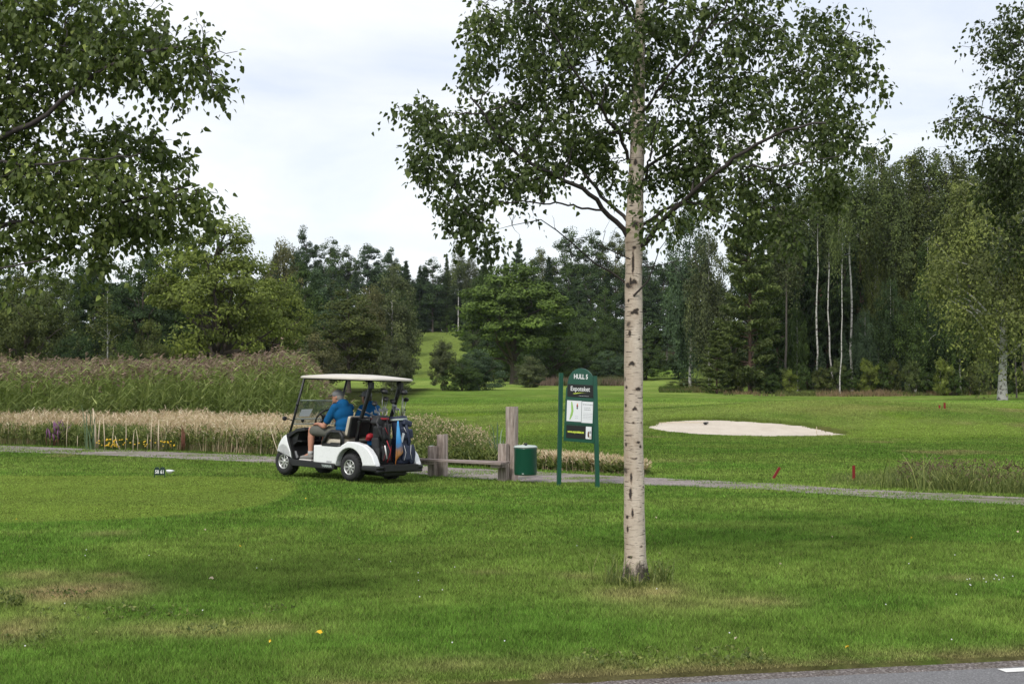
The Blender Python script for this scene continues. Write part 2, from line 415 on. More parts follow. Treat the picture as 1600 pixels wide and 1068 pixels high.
MAT = {}
def mats():
    # ground
    t = NT('turf'); p = t.pos(); c = t.attr('Col')
    n1 = t.noise(38, 6, .75, p); n2 = t.noise(5.5, 5, .65, t.scaled(p, (1, .6, 1)))
    n0 = t.noise(1.1, 5, .7, t.scaled(p, (.8, .5, 1)))
    k = t.math('ADD', t.math('ADD', t.math('MULTIPLY', n1, 1.6), t.math('MULTIPLY', n2, 1.3)), t.math('MULTIPLY', n0, 1.3))
    k = t.math('ADD', t.math('SUBTRACT', k, 2.1), 1.0)
    k = t.math('MAXIMUM', k, .3)
    kc = t.new('ShaderNodeCombineXYZ'); [t.l.new(k, kc.inputs[i]) for i in range(3)]
    c2 = t.mix(1.0, c, kc.outputs[0], 'MULTIPLY')
    c2 = t.mix(t.ramp(t.noise(2.2, 6, .7, p), [(.5, 0.0), (.8, .5)]), c2, (.19, .19, .04))
    h = t.math('ADD', t.noise(60, 4, .8, p), t.math('MULTIPLY', t.noise(9, 4, .6, p), .8))
    MAT['turf'] = t.done(t.bsdf(c2, 1.0, 0, t.bump(h, .9, .06), 0.0))
    t = NT('grass blades'); c = t.attr('Col')
    b = t.bsdf(c, .8, 0, spec=.04); tr = t.new('ShaderNodeBsdfTranslucent'); t.l.new(c, tr.inputs[0])
    m = t.new('ShaderNodeMixShader'); m.inputs[0].default_value = .35; t.l.new(b.outputs[0], m.inputs[1]); t.l.new(tr.outputs[0], m.inputs[2])
    MAT['blade'] = t.done(m)
    # gravel path
    t = NT('gravel'); p = t.pos()
    vo = t.new('ShaderNodeTexVoronoi'); vo.inputs['Scale'].default_value = 55; t.l.new(p, vo.inputs['Vector'])
    c = t.ramp(vo.outputs['Color'], [(0, (.15, .125, .12)), (.5, (.30, .26, .245)), (1, (.48, .43, .40))])
    c = t.mix(t.ramp(t.noise(.9, 5, .6, p), [(.35, 0.0), (.7, .5)]), c, (.19, .155, .14))
    gm = t.ramp(t.noise(1.3, 6, .7, t.scaled(p, (.5, 1, 1))), [(.52, 0.0), (.60, .9)])
    c = t.mix(gm, c, (.12, .15, .045))
    vb = t.new('ShaderNodeTexVoronoi'); vb.inputs['Scale'].default_value = 9; t.l.new(p, vb.inputs['Vector'])
    c = t.mix(t.math('MULTIPLY', t.ramp(vb.outputs['Color'], [(.45, 0.0), (.8, 1.0)]), .45), c, (.15, .125, .11))
    c = t.mix(t.ramp(t.noise(4, 6, .75, p), [(.48, 0.0), (.7, .6)]), c, (.36, .32, .29))
    MAT['gravel'] = t.done(t.bsdf(c, .95, 0, t.bump(vo.outputs['Distance'], .7, .02), .15))
    t = NT('asphalt'); p = t.pos()
    vo = t.new('ShaderNodeTexVoronoi'); vo.inputs['Scale'].default_value = 120; t.l.new(p, vo.inputs['Vector'])
    c = t.ramp(vo.outputs['Color'], [(0, (.12, .118, .12)), (.7, (.20, .197, .20)), (1, (.34, .335, .335))])
    c = t.mix(t.ramp(t.noise(1.4, 5, .6, p), [(.3, 0.0), (.8, .4)]), c, (.14, .137, .14))
    MAT['asphalt'] = t.done(t.bsdf(c, .85, 0, t.bump(vo.outputs['Distance'], .6, .01), .3))
    t = NT('shoulder gravel'); p = t.pos()
    vo = t.new('ShaderNodeTexVoronoi'); vo.inputs['Scale'].default_value = 70; t.l.new(p, vo.inputs['Vector'])
    c = t.ramp(vo.outputs['Color'], [(0, (.11, .09, .08)), (.6, (.26, .225, .21)), (1, (.55, .50, .47))])
    c = t.mix(t.ramp(t.noise(6, 5, .7, p), [(.5, 0.0), (.7, .6)]), c, (.13, .11, .06))
    MAT['shoulder'] = t.done(t.bsdf(c, .95, 0, t.bump(vo.outputs['Distance'], 1, .03), .15))
    MAT['paint'] = simple('road paint', (.72, .71, .68), .7, var=.15, scale=30)
    t = NT('sand'); p = t.pos()
    c = t.mix(t.noise(.6, 5, .6, p), (.52, .45, .36), (.68, .61, .52))
    c = t.mix(t.ramp(t.noise(3, 5, .7, t.scaled(p, (1, .3, 1))), [(.45, 0.0), (.75, .35)]), c, (.42, .35, .28))
    MAT['sand'] = t.done(t.bsdf(c, .95, 0, t.bump(t.math('ADD', t.noise(9, 4, .6, p), t.math('MULTIPLY', t.noise(1, 3, .6, t.scaled(p, (1.2, 14, 1))), 1.2)), .9, .06), .1))
    # birch bark for the near trees
    t = NT('white birch bark'); o = t.obj()
    base = t.mix(t.noise(7, 5, .6, t.scaled(o, (1, 1, .35))), (.46, .37, .29), (.72, .64, .54))
    sx = t.new('ShaderNodeSeparateXYZ'); t.l.new(o, sx.inputs[0])
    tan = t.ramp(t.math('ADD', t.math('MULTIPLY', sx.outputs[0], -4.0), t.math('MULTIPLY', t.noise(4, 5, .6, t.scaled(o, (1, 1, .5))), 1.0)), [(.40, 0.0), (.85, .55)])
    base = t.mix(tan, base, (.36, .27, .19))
    hor = t.noise(1, 5, .7, t.scaled(o, (14, 14, 60)))
    base = t.mix(t.ramp(hor, [(.50, 0.0), (.66, .45)]), base, (.30, .235, .18))
    len_ = t.noise(1, 3, .5, t.scaled(o, (11, 11, 110)))
    base = t.mix(t.ramp(len_, [(.61, 0.0), (.64, .9)]), base, (.035, .028, .025))
    vo = t.new('ShaderNodeTexVoronoi', feature='F1'); vo.inputs['Scale'].default_value = 1.0
    dv = t.new('ShaderNodeMix', data_type='VECTOR'); 
    wn_ = t.new('ShaderNodeTexNoise'); wn_.inputs['Scale'].default_value = 16; t.l.new(o, wn_.inputs['Vector'])
    va = t.new('ShaderNodeVectorMath', operation='MULTIPLY_ADD'); t.l.new(wn_.outputs['Color'], va.inputs[0]); va.inputs[1].default_value = (.07, .07, .05); t.l.new(o, va.inputs[2])
    t.l.new(t.scaled(va.outputs[0], (4.6, 4.6, 7.5)), vo.inputs['Vector'])
    base = t.mix(t.ramp(t.noise(9, 5, .7, t.scaled(o, (1, 1, .6))), [(.52, 0.0), (.72, .55)]), base, (.30, .22, .155))
    at_ = t.attr('scar', 'Fac'); an = t.math('ADD', at_, t.math('MULTIPLY', t.math('SUBTRACT', t.noise(38, 4, .7, o), .5), .9))
    vs_ = t.new('ShaderNodeSeparateXYZ'); t.l.new(vo.outputs['Color'], vs_.inputs[0])
    scar = t.math('MULTIPLY', t.ramp(vo.outputs['Distance'], [(.16, .95), (.24, 0.0)]), t.ramp(vs_.outputs[0], [(.55, 0.0), (.60, 1.0)]))
    base = t.mix(t.math('MULTIPLY', t.ramp(vo.outputs['Distance'], [(.2, .6), (.42, 0.0)]), t.ramp(vs_.outputs[0], [(.55, 0.0), (.60, 1.0)])), base, (.22, .16, .115))
    base = t.mix(scar, base, (.03, .024, .02)); base = t.mix(t.ramp(an, [(.22, 0.0), (.40, .7)]), base, (.17, .12, .085)); base = t.mix(t.ramp(an, [(.45, 0.0), (.55, .95)]), base, (.028, .022, .018))
    # rough dark bark low on the stem
    low = t.ramp(t.math('ADD', sx.outputs[2], t.math('MULTIPLY', t.noise(11, 5, .75, t.scaled(o, (1, 1, .5))), -.75)), [(-.0, 1.0), (.0 + .001, 1.0), (.02, 0.0)]) if False else \
        t.ramp(t.math('SUBTRACT', t.math('MULTIPLY', t.noise(13, 5, .7, t.scaled(o, (1, 1, .45))), .62), sx.outputs[2]), [(.16, 0.0), (.24, .95)])
    base = t.mix(low, base, (.06, .05, .04))
    hh = t.math('SUBTRACT', hor, t.math('MULTIPLY', low, .5))
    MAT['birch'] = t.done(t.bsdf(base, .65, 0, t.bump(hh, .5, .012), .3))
    MAT['twig'] = simple('birch twig', (.035, .027, .024), .7, var=.3)
    # far bark
    t = NT('far birch bark'); o = t.obj()
    c = t.mix(t.ramp(t.noise(1, 4, .6, t.scaled(o, (3, 3, 5))), [(.50, 0.0), (.62, 1.0)]), (.46, .45, .42), (.10, .09, .08))
    MAT['fbirch'] = t.done(t.bsdf(c, .75, 0, spec=.2))
    MAT['fbark'] = simple('dark bark', (.09, .075, .06), .9, var=.35, scale=3, spec=.1)
    MAT['gbark'] = simple('grey bark', (.15, .13, .115), .9, var=.35, scale=3, spec=.1)
    MAT['pbark'] = simple('pine bark', (.13, .085, .065), .9, var=.35, scale=3, spec=.1)
    MAT['leaf'] = foliage_mat('birch leaves', (.030, .042, .014), (.068, .088, .026), (.18, .20, .075), .5, .28, True, .3)
    MAT['fol'] = foliage_mat('far foliage', (.60, .58, .55), (1.45, 1.40, 1.25), (2.7, 2.5, 1.9), .7, .25, True, .15)
    MAT['reed'] = foliage_mat('reed leaves', (.10, .14, .035), (.21, .27, .075), (.38, .42, .16), .6, .35, False, .3)
    MAT['plume'] = foliage_mat('reed plumes', (.12, .08, .065), (.21, .145, .115), (.32, .24, .185), .8, .3)
    MAT['tan'] = foliage_mat('dry grass', (.36, .26, .165), (.58, .45, .32), (.74, .62, .48), .8, .3)
    MAT['weed'] = foliage_mat('weed leaves', (.07, .10, .025), (.14, .18, .05), (.28, .30, .10), .6, .3)
    MAT['bluegr'] = foliage_mat('blue green stalks', (.09, .14, .08), (.14, .20, .12), (.22, .28, .18), .6, .3)
    MAT['yellow'] = simple('yellow petals', (.75, .48, .02), .6, var=.2)
    MAT['purple'] = simple('purple petals', (.17, .07, .15), .7, var=.3, scale=20)
    MAT['sedgehead'] = simple('sedge heads', (.10, .065, .035), .8, var=.3, scale=20)
    MAT['brown'] = simple('brown seed heads', (.13, .05, .03), .8, var=.3, scale=20)
    MAT['stalk'] = simple('bleached stalk', (.58, .48, .34), .8, var=.2)
    # furniture
    t = NT('weathered timber'); o = t.obj()
    g = t.noise(1, 6, .7, t.scaled(o, (26, 26, 2.2)))
    c = t.ramp(g, [(.3, (.12, .095, .08)), (.48, (.33, .27, .235)), (.7, (.52, .45, .40))])
    c = t.mix(t.ramp(t.noise(5, 5, .7, o), [(.5, 0.0), (.8, .5)]), c, (.16, .14, .12))
    MAT['timber'] = t.done(t.bsdf(c, .9, 0, t.bump(g, .8, .015), .15))
    t = NT('weathered plank'); o = t.obj()
    g = t.noise(1, 6, .7, t.scaled(o, (2.2, 26, 26)))
    c = t.ramp(g, [(.3, (.12, .095, .08)), (.5, (.27, .22, .20)), (.7, (.42, .36, .33))])
    MAT['plank'] = t.done(t.bsdf(c, .9, 0, t.bump(g, .8, .01), .15))
    MAT['green'] = simple('green enamel', (.003, .066, .037), .42, var=.1, scale=4, coat=.2)
    MAT['dgreen'] = simple('dark green plastic', (.006, .028, .018), .5, var=.1)
    MAT['white'] = simple('white gel coat', (.80, .81, .82), .28, var=.03, scale=3, coat=.5)
    MAT['cream'] = simple('cream plastic', (.58, .54, .47), .5, var=.05, scale=3, dirt=(.42, .38, .31))
    MAT['vinyl'] = simple('cream vinyl', (.50, .45, .36), .5, var=.06)
    MAT['black'] = simple('black plastic', (.012, .012, .013), .5, var=.2, bump=.1)
    MAT['strut'] = simple('black metal', (.008, .008, .009), .4, var=.2)
    MAT['rubber'] = simple('rubber', (.017, .017, .018), .8, var=.25, bump=.3)
    MAT['rim'] = simple('silver wheel', (.62, .62, .60), .35, .75, var=.12, scale=9)
    MAT['steel'] = simple('brushed steel', (.24, .24, .25), .35, .9, var=.1)
    MAT['lidgrey'] = simple('pale lid', (.42, .48, .45), .5, var=.1)
    MAT['panelw'] = simple('printed white', (.74, .75, .78), .45, var=.02)
    MAT['panelk'] = simple('printed black', (.008, .008, .007), .4, var=.1)
    MAT['ink'] = simple('ink grey', (.30, .30, .33), .6, var=.05)
    MAT['letter'] = simple('white lettering', (.78, .78, .78), .5, var=.02)
    MAT['lime'] = simple('lime print', (.60, .72, .08), .5, var=.05)
    MAT['mapg'] = simple('map green', (.28, .50, .12), .5, var=.2, scale=30)
    MAT['orange'] = simple('orange print', (.75, .28, .10), .5, var=.1)
    MAT['redp'] = simple('red paint', (.19, .008, .007), .6, var=.2, scale=10)
    MAT['blue'] = simple('blue polo fabric', (.004, .085, .225), .85, var=.12, scale=9, spec=.2, bump=.3)
    MAT['grey'] = simple('grey cotton', (.115, .115, .10), .9, var=.15, scale=9, spec=.1, bump=.3)
    MAT['capm'] = simple('grey cap cloth', (.20, .20, .21), .85, var=.12, scale=12, spec=.2)
    MAT['skin'] = simple('skin', (.46, .22, .15), .55, var=.14, scale=9, spec=.35)
    MAT['hair'] = simple('grey hair', (.26, .24, .22), .8, var=.3, scale=60)
    MAT['dhair'] = simple('dark grey hair', (.05, .045, .04), .8, var=.3, scale=60)
    MAT['shoe'] = simple('grey shoe mesh', (.22, .21, .20), .8, var=.2, scale=30)
    MAT['sole'] = simple('white sole', (.62, .60, .57), .6)
    MAT['sock'] = simple('grey sock', (.42, .42, .42), .9)
    MAT['bagk'] = simple('black nylon', (.012, .012, .014), .6, var=.3, bump=.3)
    MAT['navy'] = simple('navy nylon', (.018, .027, .058), .6, var=.25, bump=.3)
    MAT['red'] = simple('red nylon', (.33, .012, .022), .6, var=.15)
    MAT['eye'] = simple('eye', (.02, .015, .01), .3)
    t = NT('thin paper'); b = t.bsdf((.8, .8, .8), .7); tr = t.new('ShaderNodeBsdfTranslucent'); tr.inputs[0].default_value = (.85, .85, .85, 1); m = t.new('ShaderNodeMixShader'); m.inputs[0].default_value = .5
    t.l.new(b.outputs[0], m.inputs[1]); t.l.new(tr.outputs[0], m.inputs[2]); MAT['paper'] = t.done(m)
    t = NT('clear acrylic'); g = t.new('ShaderNodeBsdfTransparent'); g.inputs[0].default_value = (.80, .83, .83, 1)
    gl = t.new('ShaderNodeBsdfGlossy'); gl.inputs['Roughness'].default_value = .08; gl.inputs[0].default_value = (.8, .85, .9, 1)
    df = t.new('ShaderNodeBsdfDiffuse'); df.inputs[0].default_value = (.6, .63, .63, 1)
    m1 = t.new('ShaderNodeMixShader'); m1.inputs[0].default_value = .10; t.l.new(g.outputs[0], m1.inputs[1]); t.l.new(df.outputs[0], m1.inputs[2])
    m2 = t.new('ShaderNodeMixShader'); m2.inputs[0].default_value = .08; t.l.new(m1.outputs[0], m2.inputs[1]); t.l.new(gl.outputs[0], m2.inputs[2])
    MAT['glass'] = t.done(m2)
    t = NT('towel print'); o = t.obj(); s_ = t.new('ShaderNodeSeparateXYZ'); t.l.new(o, s_.inputs[0])
    f = t.math('ADD', s_.outputs[2], t.math('MULTIPLY', t.noise(8, 4, .6, o), .3))
    c = t.ramp(f, [(.50, (.55, .20, .04)), (.62, (.60, .28, .10)), (.72, (.22, .20, .25)), (.80, (.06, .26, .60)), (.98, (.10, .38, .75))])
    MAT['towel'] = t.done(t.bsdf(c, .9, 0, spec=.1))
mats()
# ------------------------------------------------------------------ ground
def build_ground():
    inv = np.linspace(1 / 6.0, 1 / 62.0, 420)
    ys = np.concatenate((np.array([-60, -30, -15, -6, -2, 0, 2, 3.5, 5]), 1 / inv, 62 * 1.018 ** np.arange(1, 120), [560, 700, 1000, 1600, 3000]))
    ys = np.unique(ys)
    s = np.linspace(-1, 1, 361); s = np.sign(s) * (np.abs(s) * .55 + .45 * np.abs(s) ** 3)
    W = 14 + .95 * np.abs(ys)
    X = W[:, None] * s[None, :]; Y = np.repeat(ys[:, None], len(s), 1)
    Z = ht(X, Y)
    rd = roaddist(X, Y)
    Z = Z - .05 * sstep(0.0, .12, rd)
    ins = in_poly(X, Y, BUNK); Z = Z - .0 * ins
    n, m = X.shape
    V = np.stack((X, Y, Z), -1).reshape(-1, 3)
    idx = np.arange(n * m).reshape(n, m)
    Fc = np.stack((idx[:-1, :-1], idx[:-1, 1:], idx[1:, 1:], idx[1:, :-1]), -1).reshape(-1, 4)
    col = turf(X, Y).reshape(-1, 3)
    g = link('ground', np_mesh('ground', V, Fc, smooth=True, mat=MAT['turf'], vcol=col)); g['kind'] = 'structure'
build_ground()

def strip(name, A, B, mat, n=6, lift=.004, rough=0.0, seed=0):
    """sheet between polylines A and B (arrays of xy), subdivided and laid on the ground"""
    t = np.linspace(0, 1, 700)
    def samp(Q):
        d = np.concatenate(([0], np.cumsum(np.linalg.norm(np.diff(Q, axis=0), axis=1)))); d /= d[-1]
        return np.stack((np.interp(t, d, Q[:, 0]), np.interp(t, d, Q[:, 1])), -1)
    a, b = samp(A), samp(B)
    dv = (b - a) / np.linalg.norm(b - a, axis=1)[:, None]
    a = a + dv * ((fbm(a[:, 0] * 1.8, a[:, 1] * 1.8, seed, 5) - .5) * rough)[:, None]
    b = b + dv * ((fbm(b[:, 0] * 1.8 + 7, b[:, 1] * 1.8, seed + 1, 5) - .5) * rough)[:, None]
    k = np.linspace(0, 1, n)
    Q = a[:, None, :] * (1 - k[None, :, None]) + b[:, None, :] * k[None, :, None]
    Z = ht(Q[..., 0], Q[..., 1]) + lift
    V = np.concatenate((Q, Z[..., None]), -1).reshape(-1, 3)
    idx = np.arange(len(t) * n).reshape(len(t), n)
    Fc = np.stack((idx[:-1, :-1], idx[1:, :-1], idx[1:, 1:], idx[:-1, 1:]), -1).reshape(-1, 4)
    o = link(name, np_mesh(name, V, Fc, smooth=True, mat=mat)); o['kind'] = 'structure'; return o
strip('path', PNEAR[::1], PFAR[::1], MAT['gravel'], lift=.008, rough=.35, seed=3)

def build_road():
    a = ROADP - ROADT * 40; b = ROADP + ROADT * 60
    def off(d): return np.array([a + ROADN * d, b + ROADN * d])
    def flat(name, d0, d1, z, mat, rough=0.0, n=1400):
        t = np.linspace(0, 1, n)[:, None]
        A = off(d0)[0] * (1 - t) + off(d0)[1] * t; B = off(d1)[0] * (1 - t) + off(d1)[1] * t
        w = (fbm(A[:, 0] * 2.5, A[:, 1] * 2.5, 77, 5) - .5) * rough
        A = A + ROADN * w[:, None]
        V = np.concatenate((np.c_[A, np.full(n, z)], np.c_[B, np.full(n, z)])); i = np.arange(n - 1)
        o = link(name, np_mesh(name, V, np.stack((i, i + n, i + n + 1, i + 1), -1), mat=mat)); o['kind'] = 'structure'
    flat('road_shoulder', .0, .40, -.016, MAT['shoulder'], .28)
    flat('road', .24, 6.6, -.010, MAT['asphalt'], .06)
    o = ROADP
    c = G(1565, 1045); s0 = float(np.dot(c[:2] - ROADP, ROADT)); d0 = float(np.dot(c[:2] - ROADP, ROADN))
    m = MB()
    for k in range(-3, 6):
        p = [ROADP + ROADT * (s0 + k * 3 + q) + ROADN * (d0 + e) for q, e in ((0, -.05), (1.0, -.05), (1.0, .05), (0, .05))]
        m.bm.faces.new([m.bm.verts.new((x, y, -.006)) for x, y in p][::-1])
    r = m.build('road_marking', MAT['paint']); r['kind'] = 'structure'
build_road()

def build_bunker():
    ctr = BUNK.mean(0)
    # densify outline with a ragged edge
    pts = []
    for i in range(len(BUNK)):
        a, b = BUNK[i], BUNK[(i + 1) % len(BUNK)]
        for t in np.linspace(0, 1, 14, endpoint=False): pts.append(a * (1 - t) + b * t)
    pts = np.array(pts)
    nrm = (pts - ctr) / np.linalg.norm(pts - ctr, axis=1)[:, None]
    pts = pts + nrm * ((fbm(pts[:, 0] * 3, pts[:, 1] * 3, 9, 4) - .5) * .5)[:, None]
    rings = 10; V = []; n = len(pts)
    for k in range(rings):
        s = 1 - k / rings
        q = ctr + (pts - ctr) * s
        z = ht(q[:, 0], q[:, 1]) + (.006 if k == 0 else .02) + .02 * (fbm(q[:, 0] * 2, q[:, 1] * 2, 4) - .5) * (k > 0)
        V.append(np.c_[q, z])
    V = np.concatenate(V + [np.array([[ctr[0], ctr[1], hz(*ctr) + .02]])])
    Fc = []; sz = []
    for k in range(rings - 1):
        for i in range(n):
            j = (i + 1) % n; Fc += [k * n + i, k * n + j, (k + 1) * n + j, (k + 1) * n + i]; sz.append(4)
    for i in range(n): Fc += [(rings - 1) * n + i, (rings - 1) * n + (i + 1) % n, rings * n]; sz.append(3)
    o = link('sand_bunker', np_mesh('sand_bunker', V, Fc, sz, True, MAT['sand'])); o['kind'] = 'structure'
    # turf lip along the far side: ragged tufts standing a little above the sand
    rng = np.random.default_rng(5)
    far = pts[pts[:, 1] > np.interp(pts[:, 0], [BUNK[0, 0], BUNK[12, 0]], [BUNK[0, 1], BUNK[12, 1]]) + .25]
    q = far[rng.integers(0, len(far), 5200)] + rng.normal(0, .10, (5200, 2)) + np.array((0, .13))
    blades('bunker_fringe_grass', q, .05, .15, .03, rng, turf(q[:, 0], q[:, 1]) * 1.0, 'short turf fringe hanging along the far lip of the sand bunker')

def blades(name, xy, h0, h1, w, rng, col, label, kind='stuff', zoff=0.0, lean=.35, cat='grass', mat='blade'):
    n = len(xy); h = rng.uniform(h0, h1, n); ang = rng.uniform(0, 2 * np.pi, n)
    sx, sy = np.cos(ang), np.sin(ang)
    z = ht(xy[:, 0], xy[:, 1]) + zoff
    w = np.broadcast_to(w, (n,)) * .5
    L = rng.normal(0, lean, (n, 2)) * h[:, None]
    b0 = np.c_[xy[:, 0] - sx * w, xy[:, 1] - sy * w, z]; b1 = np.c_[xy[:, 0] + sx * w, xy[:, 1] + sy * w, z]
    tp = np.c_[xy + L, z + h]
    V = np.stack((b0, b1, tp), 1).reshape(-1, 3)
    me = np_mesh(name, V, np.arange(3 * n).reshape(n, 3), mat=MAT[mat], vcol=np.repeat(col, 3, 0))
    return tag(link(name, me), label, cat, kind=kind)
build_bunker()

def near_lawn():
    rng = np.random.default_rng(11)
    N = 1150000
    # density falls with distance so that blades stay about a pixel apart
    inv = np.concatenate((rng.uniform(1 / 33.0, 1 / 7.0, N), rng.uniform(1 / 85.0, 1 / 33.0, 420000))); y = 1 / inv; N = len(y)
    x = rng.uniform(-1, 1, N) * (.385 * y + .8)
    k = (roaddist(x, y) < -.02 + .16 * fbm(x * 3, y * 3, 6)) & ((y < ynear(x) + .04 + .55 * (fbm(x * 3, y * 3, 8) - .45)) | ((y > yfar(x) - .1 - .3 * (fbm(x * 2, y * 2, 18) - .3)) & (y < yfar(x) + .9)) | ((y > ynear(x)) & (y < yfar(x)) & (fbm(x * .9, y * 1.6, 19) > .51) & (rng.random(N) < .7)) | ((y > yfar(x) + .85) & ((y > 27) | (x > 1.5)) & (~((x < -1.5) & (y < 60))) & ~in_poly(x, y, BUNK)))
    x, y = x[k], y[k]
    c = turf(x, y)
    rnd = rng.normal(0, .20, len(x))[:, None]
    fine = (fbm(x * 7, y * 7, 50, 4)[:, None] - .5) * 1.5 + (fbm(x * 2.2, y * 3.2, 51, 3)[:, None] - .5) * .8
    tee_ = tee_mask(x, y)[:, None]; c = np.clip(c * np.maximum(.35, (2.02 - .57 * sstep(28, 34, y))[:, None] + (rnd * 3.2 + fine) * (1 - .45 * sstep(28, 50, y))[:, None] * (1 - .6 * tee_)), 0, 1)
    yel = rng.random(len(x)) < .07
    c[yel] = c[yel] * .4 + np.array((.25, .24, .10)) * .6
    tee = tee_mask(x, y)
    h = (.026 + .026 * fbm(x * 1.2, y * 1.2, 60)) * (1 - .5 * tee)
    n = len(x); ang = rng.uniform(0, 2 * np.pi, n); w = .0030 * np.sqrt(y / 8) * (y / 8) ** .35
    h = h * (.45 + .55 * sstep(0, .8, -roaddist(x, y))); z = ht(x, y) - .004 - .03 * (roaddist(x, y) > 0)
    hh = h * rng.uniform(.5, 1.25, n); L = rng.normal(0, .5, (n, 2)) * hh[:, None]
    V = np.stack((np.c_[x - np.cos(ang) * w, y - np.sin(ang) * w, z], np.c_[x + np.cos(ang) * w, y + np.sin(ang) * w, z], np.c_[x + L[:, 0], y + L[:, 1], z + hh]), 1).reshape(-1, 3)
    me = np_mesh('lawn_grass', V, np.arange(3 * n).reshape(n, 3), mat=MAT['blade'], vcol=np.repeat(c, 3, 0))
    tag(link('lawn_grass', me), 'short green lawn grass between the road and the gravel path', 'grass', kind='stuff')
near_lawn()

def strap_leaves(base, n, h0, h1, w, rng, spread=.6, bend=.5):
    """long bending leaves: each two quads + tip; returns V, faces, sizes, rnd"""
    V = []; Fc = []; sz = []; rn = []
    for i in range(n):
        a = rng.uniform(0, 2 * np.pi); h = rng.uniform(h0, h1); ln = abs(rng.normal(0, spread)) * h; d = np.array((math.cos(a), math.sin(a), 0))
        p0 = base + np.array((rng.normal(0, .06), rng.normal(0, .06), 0)); s = np.array((-d[1], d[0], 0)) * w / 2
        p1 = p0 + d * ln * .25 + np.array((0, 0, h * .5)); p2 = p0 + d * ln * .65 + np.array((0, 0, h * .85)); p3 = p0 + d * ln * (1 + bend * .3) + np.array((0, 0, h * (1 - bend * .25 * ln / max(h, .01))))
        k = len(V); V += [p0 - s, p0 + s, p1 + s, p1 - s, p2 + s * .7, p2 - s * .7, p3]
        Fc += [k, k + 1, k + 2, k + 3, k + 3, k + 2, k + 4, k + 5, k + 5, k + 4, k + 6]; sz += [4, 4, 3]; r = rng.random(); rn += [r, r, r]
    return V, Fc, sz, rn
class Cat:
    """concatenates leaf pieces"""
    def __init__(s): s.V = []; s.F = []; s.S = []; s.R = []; s.n = 0
    def add(s, V, Fc, sz, rn):
        V = np.asarray(V).reshape(-1, 3); s.V.append(V); s.F.append(np.asarray(Fc, np.int64).ravel() + s.n); s.S.append(np.asarray(sz)); s.R.append(np.asarray(rn)); s.n += len(V)
    def mesh(s, name, mat): return np_mesh(name, np.concatenate(s.V), np.concatenate(s.F), np.concatenate(s.S), mat=mat, frnd=np.concatenate(s.R))

def quads_from(P0, P1, w, rng=None, side=None):
    """thin quads from P0 to P1 (n,3) with width w, random facing"""
    n = len(P0); d = P1 - P0
    if side is None:
        r = rng.normal(0, 1, (n, 3)); side = np.cross(d, r); side /= np.linalg.norm(side, axis=1)[:, None] + 1e-9
    w = np.broadcast_to(w, (n,))[:, None] * .5
    V = np.stack((P0 - side * w, P0 + side * w, P1 + side * w * .35, P1 - side * w * .35), 1).reshape(-1, 3)
    Fc = np.arange(4 * n).reshape(n, 4); return V, Fc, np.full(n, 4), None

# ------------------------------------------------------------------ reed bed
def reed_bed():
    rng = np.random.default_rng(21)
    green, plume = Cat(), Cat()
    N = 6500
    y = rng.uniform(39.2, 54, N); x = (rng.uniform(-60, 505, N) - 800) / F * y
    x += rng.normal(0, .3, N)
    u = 800 + x / y * F
    edge = sstep(510, 430, u) if False else 1 - sstep(440, 520, u)
    h = (1.62 + .62 * fbm(x * .45, y * .35, 3, 4) + rng.normal(0, .15, N)) * (.55 + .45 * edge) + .05 * (y - 40) / 10 
    h *= 1 + .10 * sstep(250, 430, u) * (1 - sstep(470, 500, u))
    z = ht(x, y)
    base = np.c_[x, y, z]; lean = np.c_[rng.normal(.10, .09, N), rng.normal(0, .08, N)]
    top = base + np.c_[lean * h[:, None], h]
    mid = base * .5 + top * .5 - np.c_[lean * h[:, None] * .12, np.zeros(N)]
    for a, b, w in ((base, mid, .014), (mid, top, .010)):
        V, Fc, sz, _ = quads_from(a, b, w, rng); green.add(V, Fc, sz, rng.random(N) * .7 + .2)
    for k in range(9):
        t = rng.uniform(.18, .93, N)[:, None]
        p = base * (1 - t) + top * t
        a = rng.normal(.2, 1.1, N); L = rng.uniform(.22, .5, N)
        d = np.c_[np.cos(a), np.sin(a) * .8, np.zeros(N)]
        p1 = p + d * (L * .5)[:, None] + np.c_[np.zeros((N, 2)), L * .45]
        p2 = p + d * (L * 1.0)[:, None] + np.c_[np.zeros((N, 2)), L * rng.uniform(.0, .5, N)]
        rr = np.clip(rng.normal(.45, .22, N) + .25 * (t[:, 0] - .5), 0, 1)
        V, Fc, sz, _ = quads_from(p, p1, .026, rng); green.add(V, Fc, sz, rr)
        V, Fc, sz, _ = quads_from(p1, p2, .020, rng); green.add(V, Fc, sz, rr)
    for k in range(9):
        sel = rng.random(N) < .8
        t0 = rng.uniform(-.24, .06, N); p = top + np.c_[np.zeros((N, 2)), t0]
        L = rng.uniform(.08, .2, N); a = rng.normal(.4, .8, N)
        q = p + np.c_[np.cos(a) * L * .7, np.sin(a) * L * .4, L * rng.uniform(-.5, .7, N)]
        V, Fc, sz, _ = quads_from(p[sel], q[sel], .035, rng); plume.add(V, Fc, sz, rng.random(sel.sum()))
    o = empty('reed_bed', (0, 0, 0)); tag(o, 'tall green common reeds with purple brown plumes beyond the dry grass', 'reeds', kind='stuff')
    link('reed_leaves', green.mesh('reed_leaves', MAT['reed']), o); link('reed_plumes', plume.mesh('reed_plumes', MAT['plume']), o)
reed_bed()

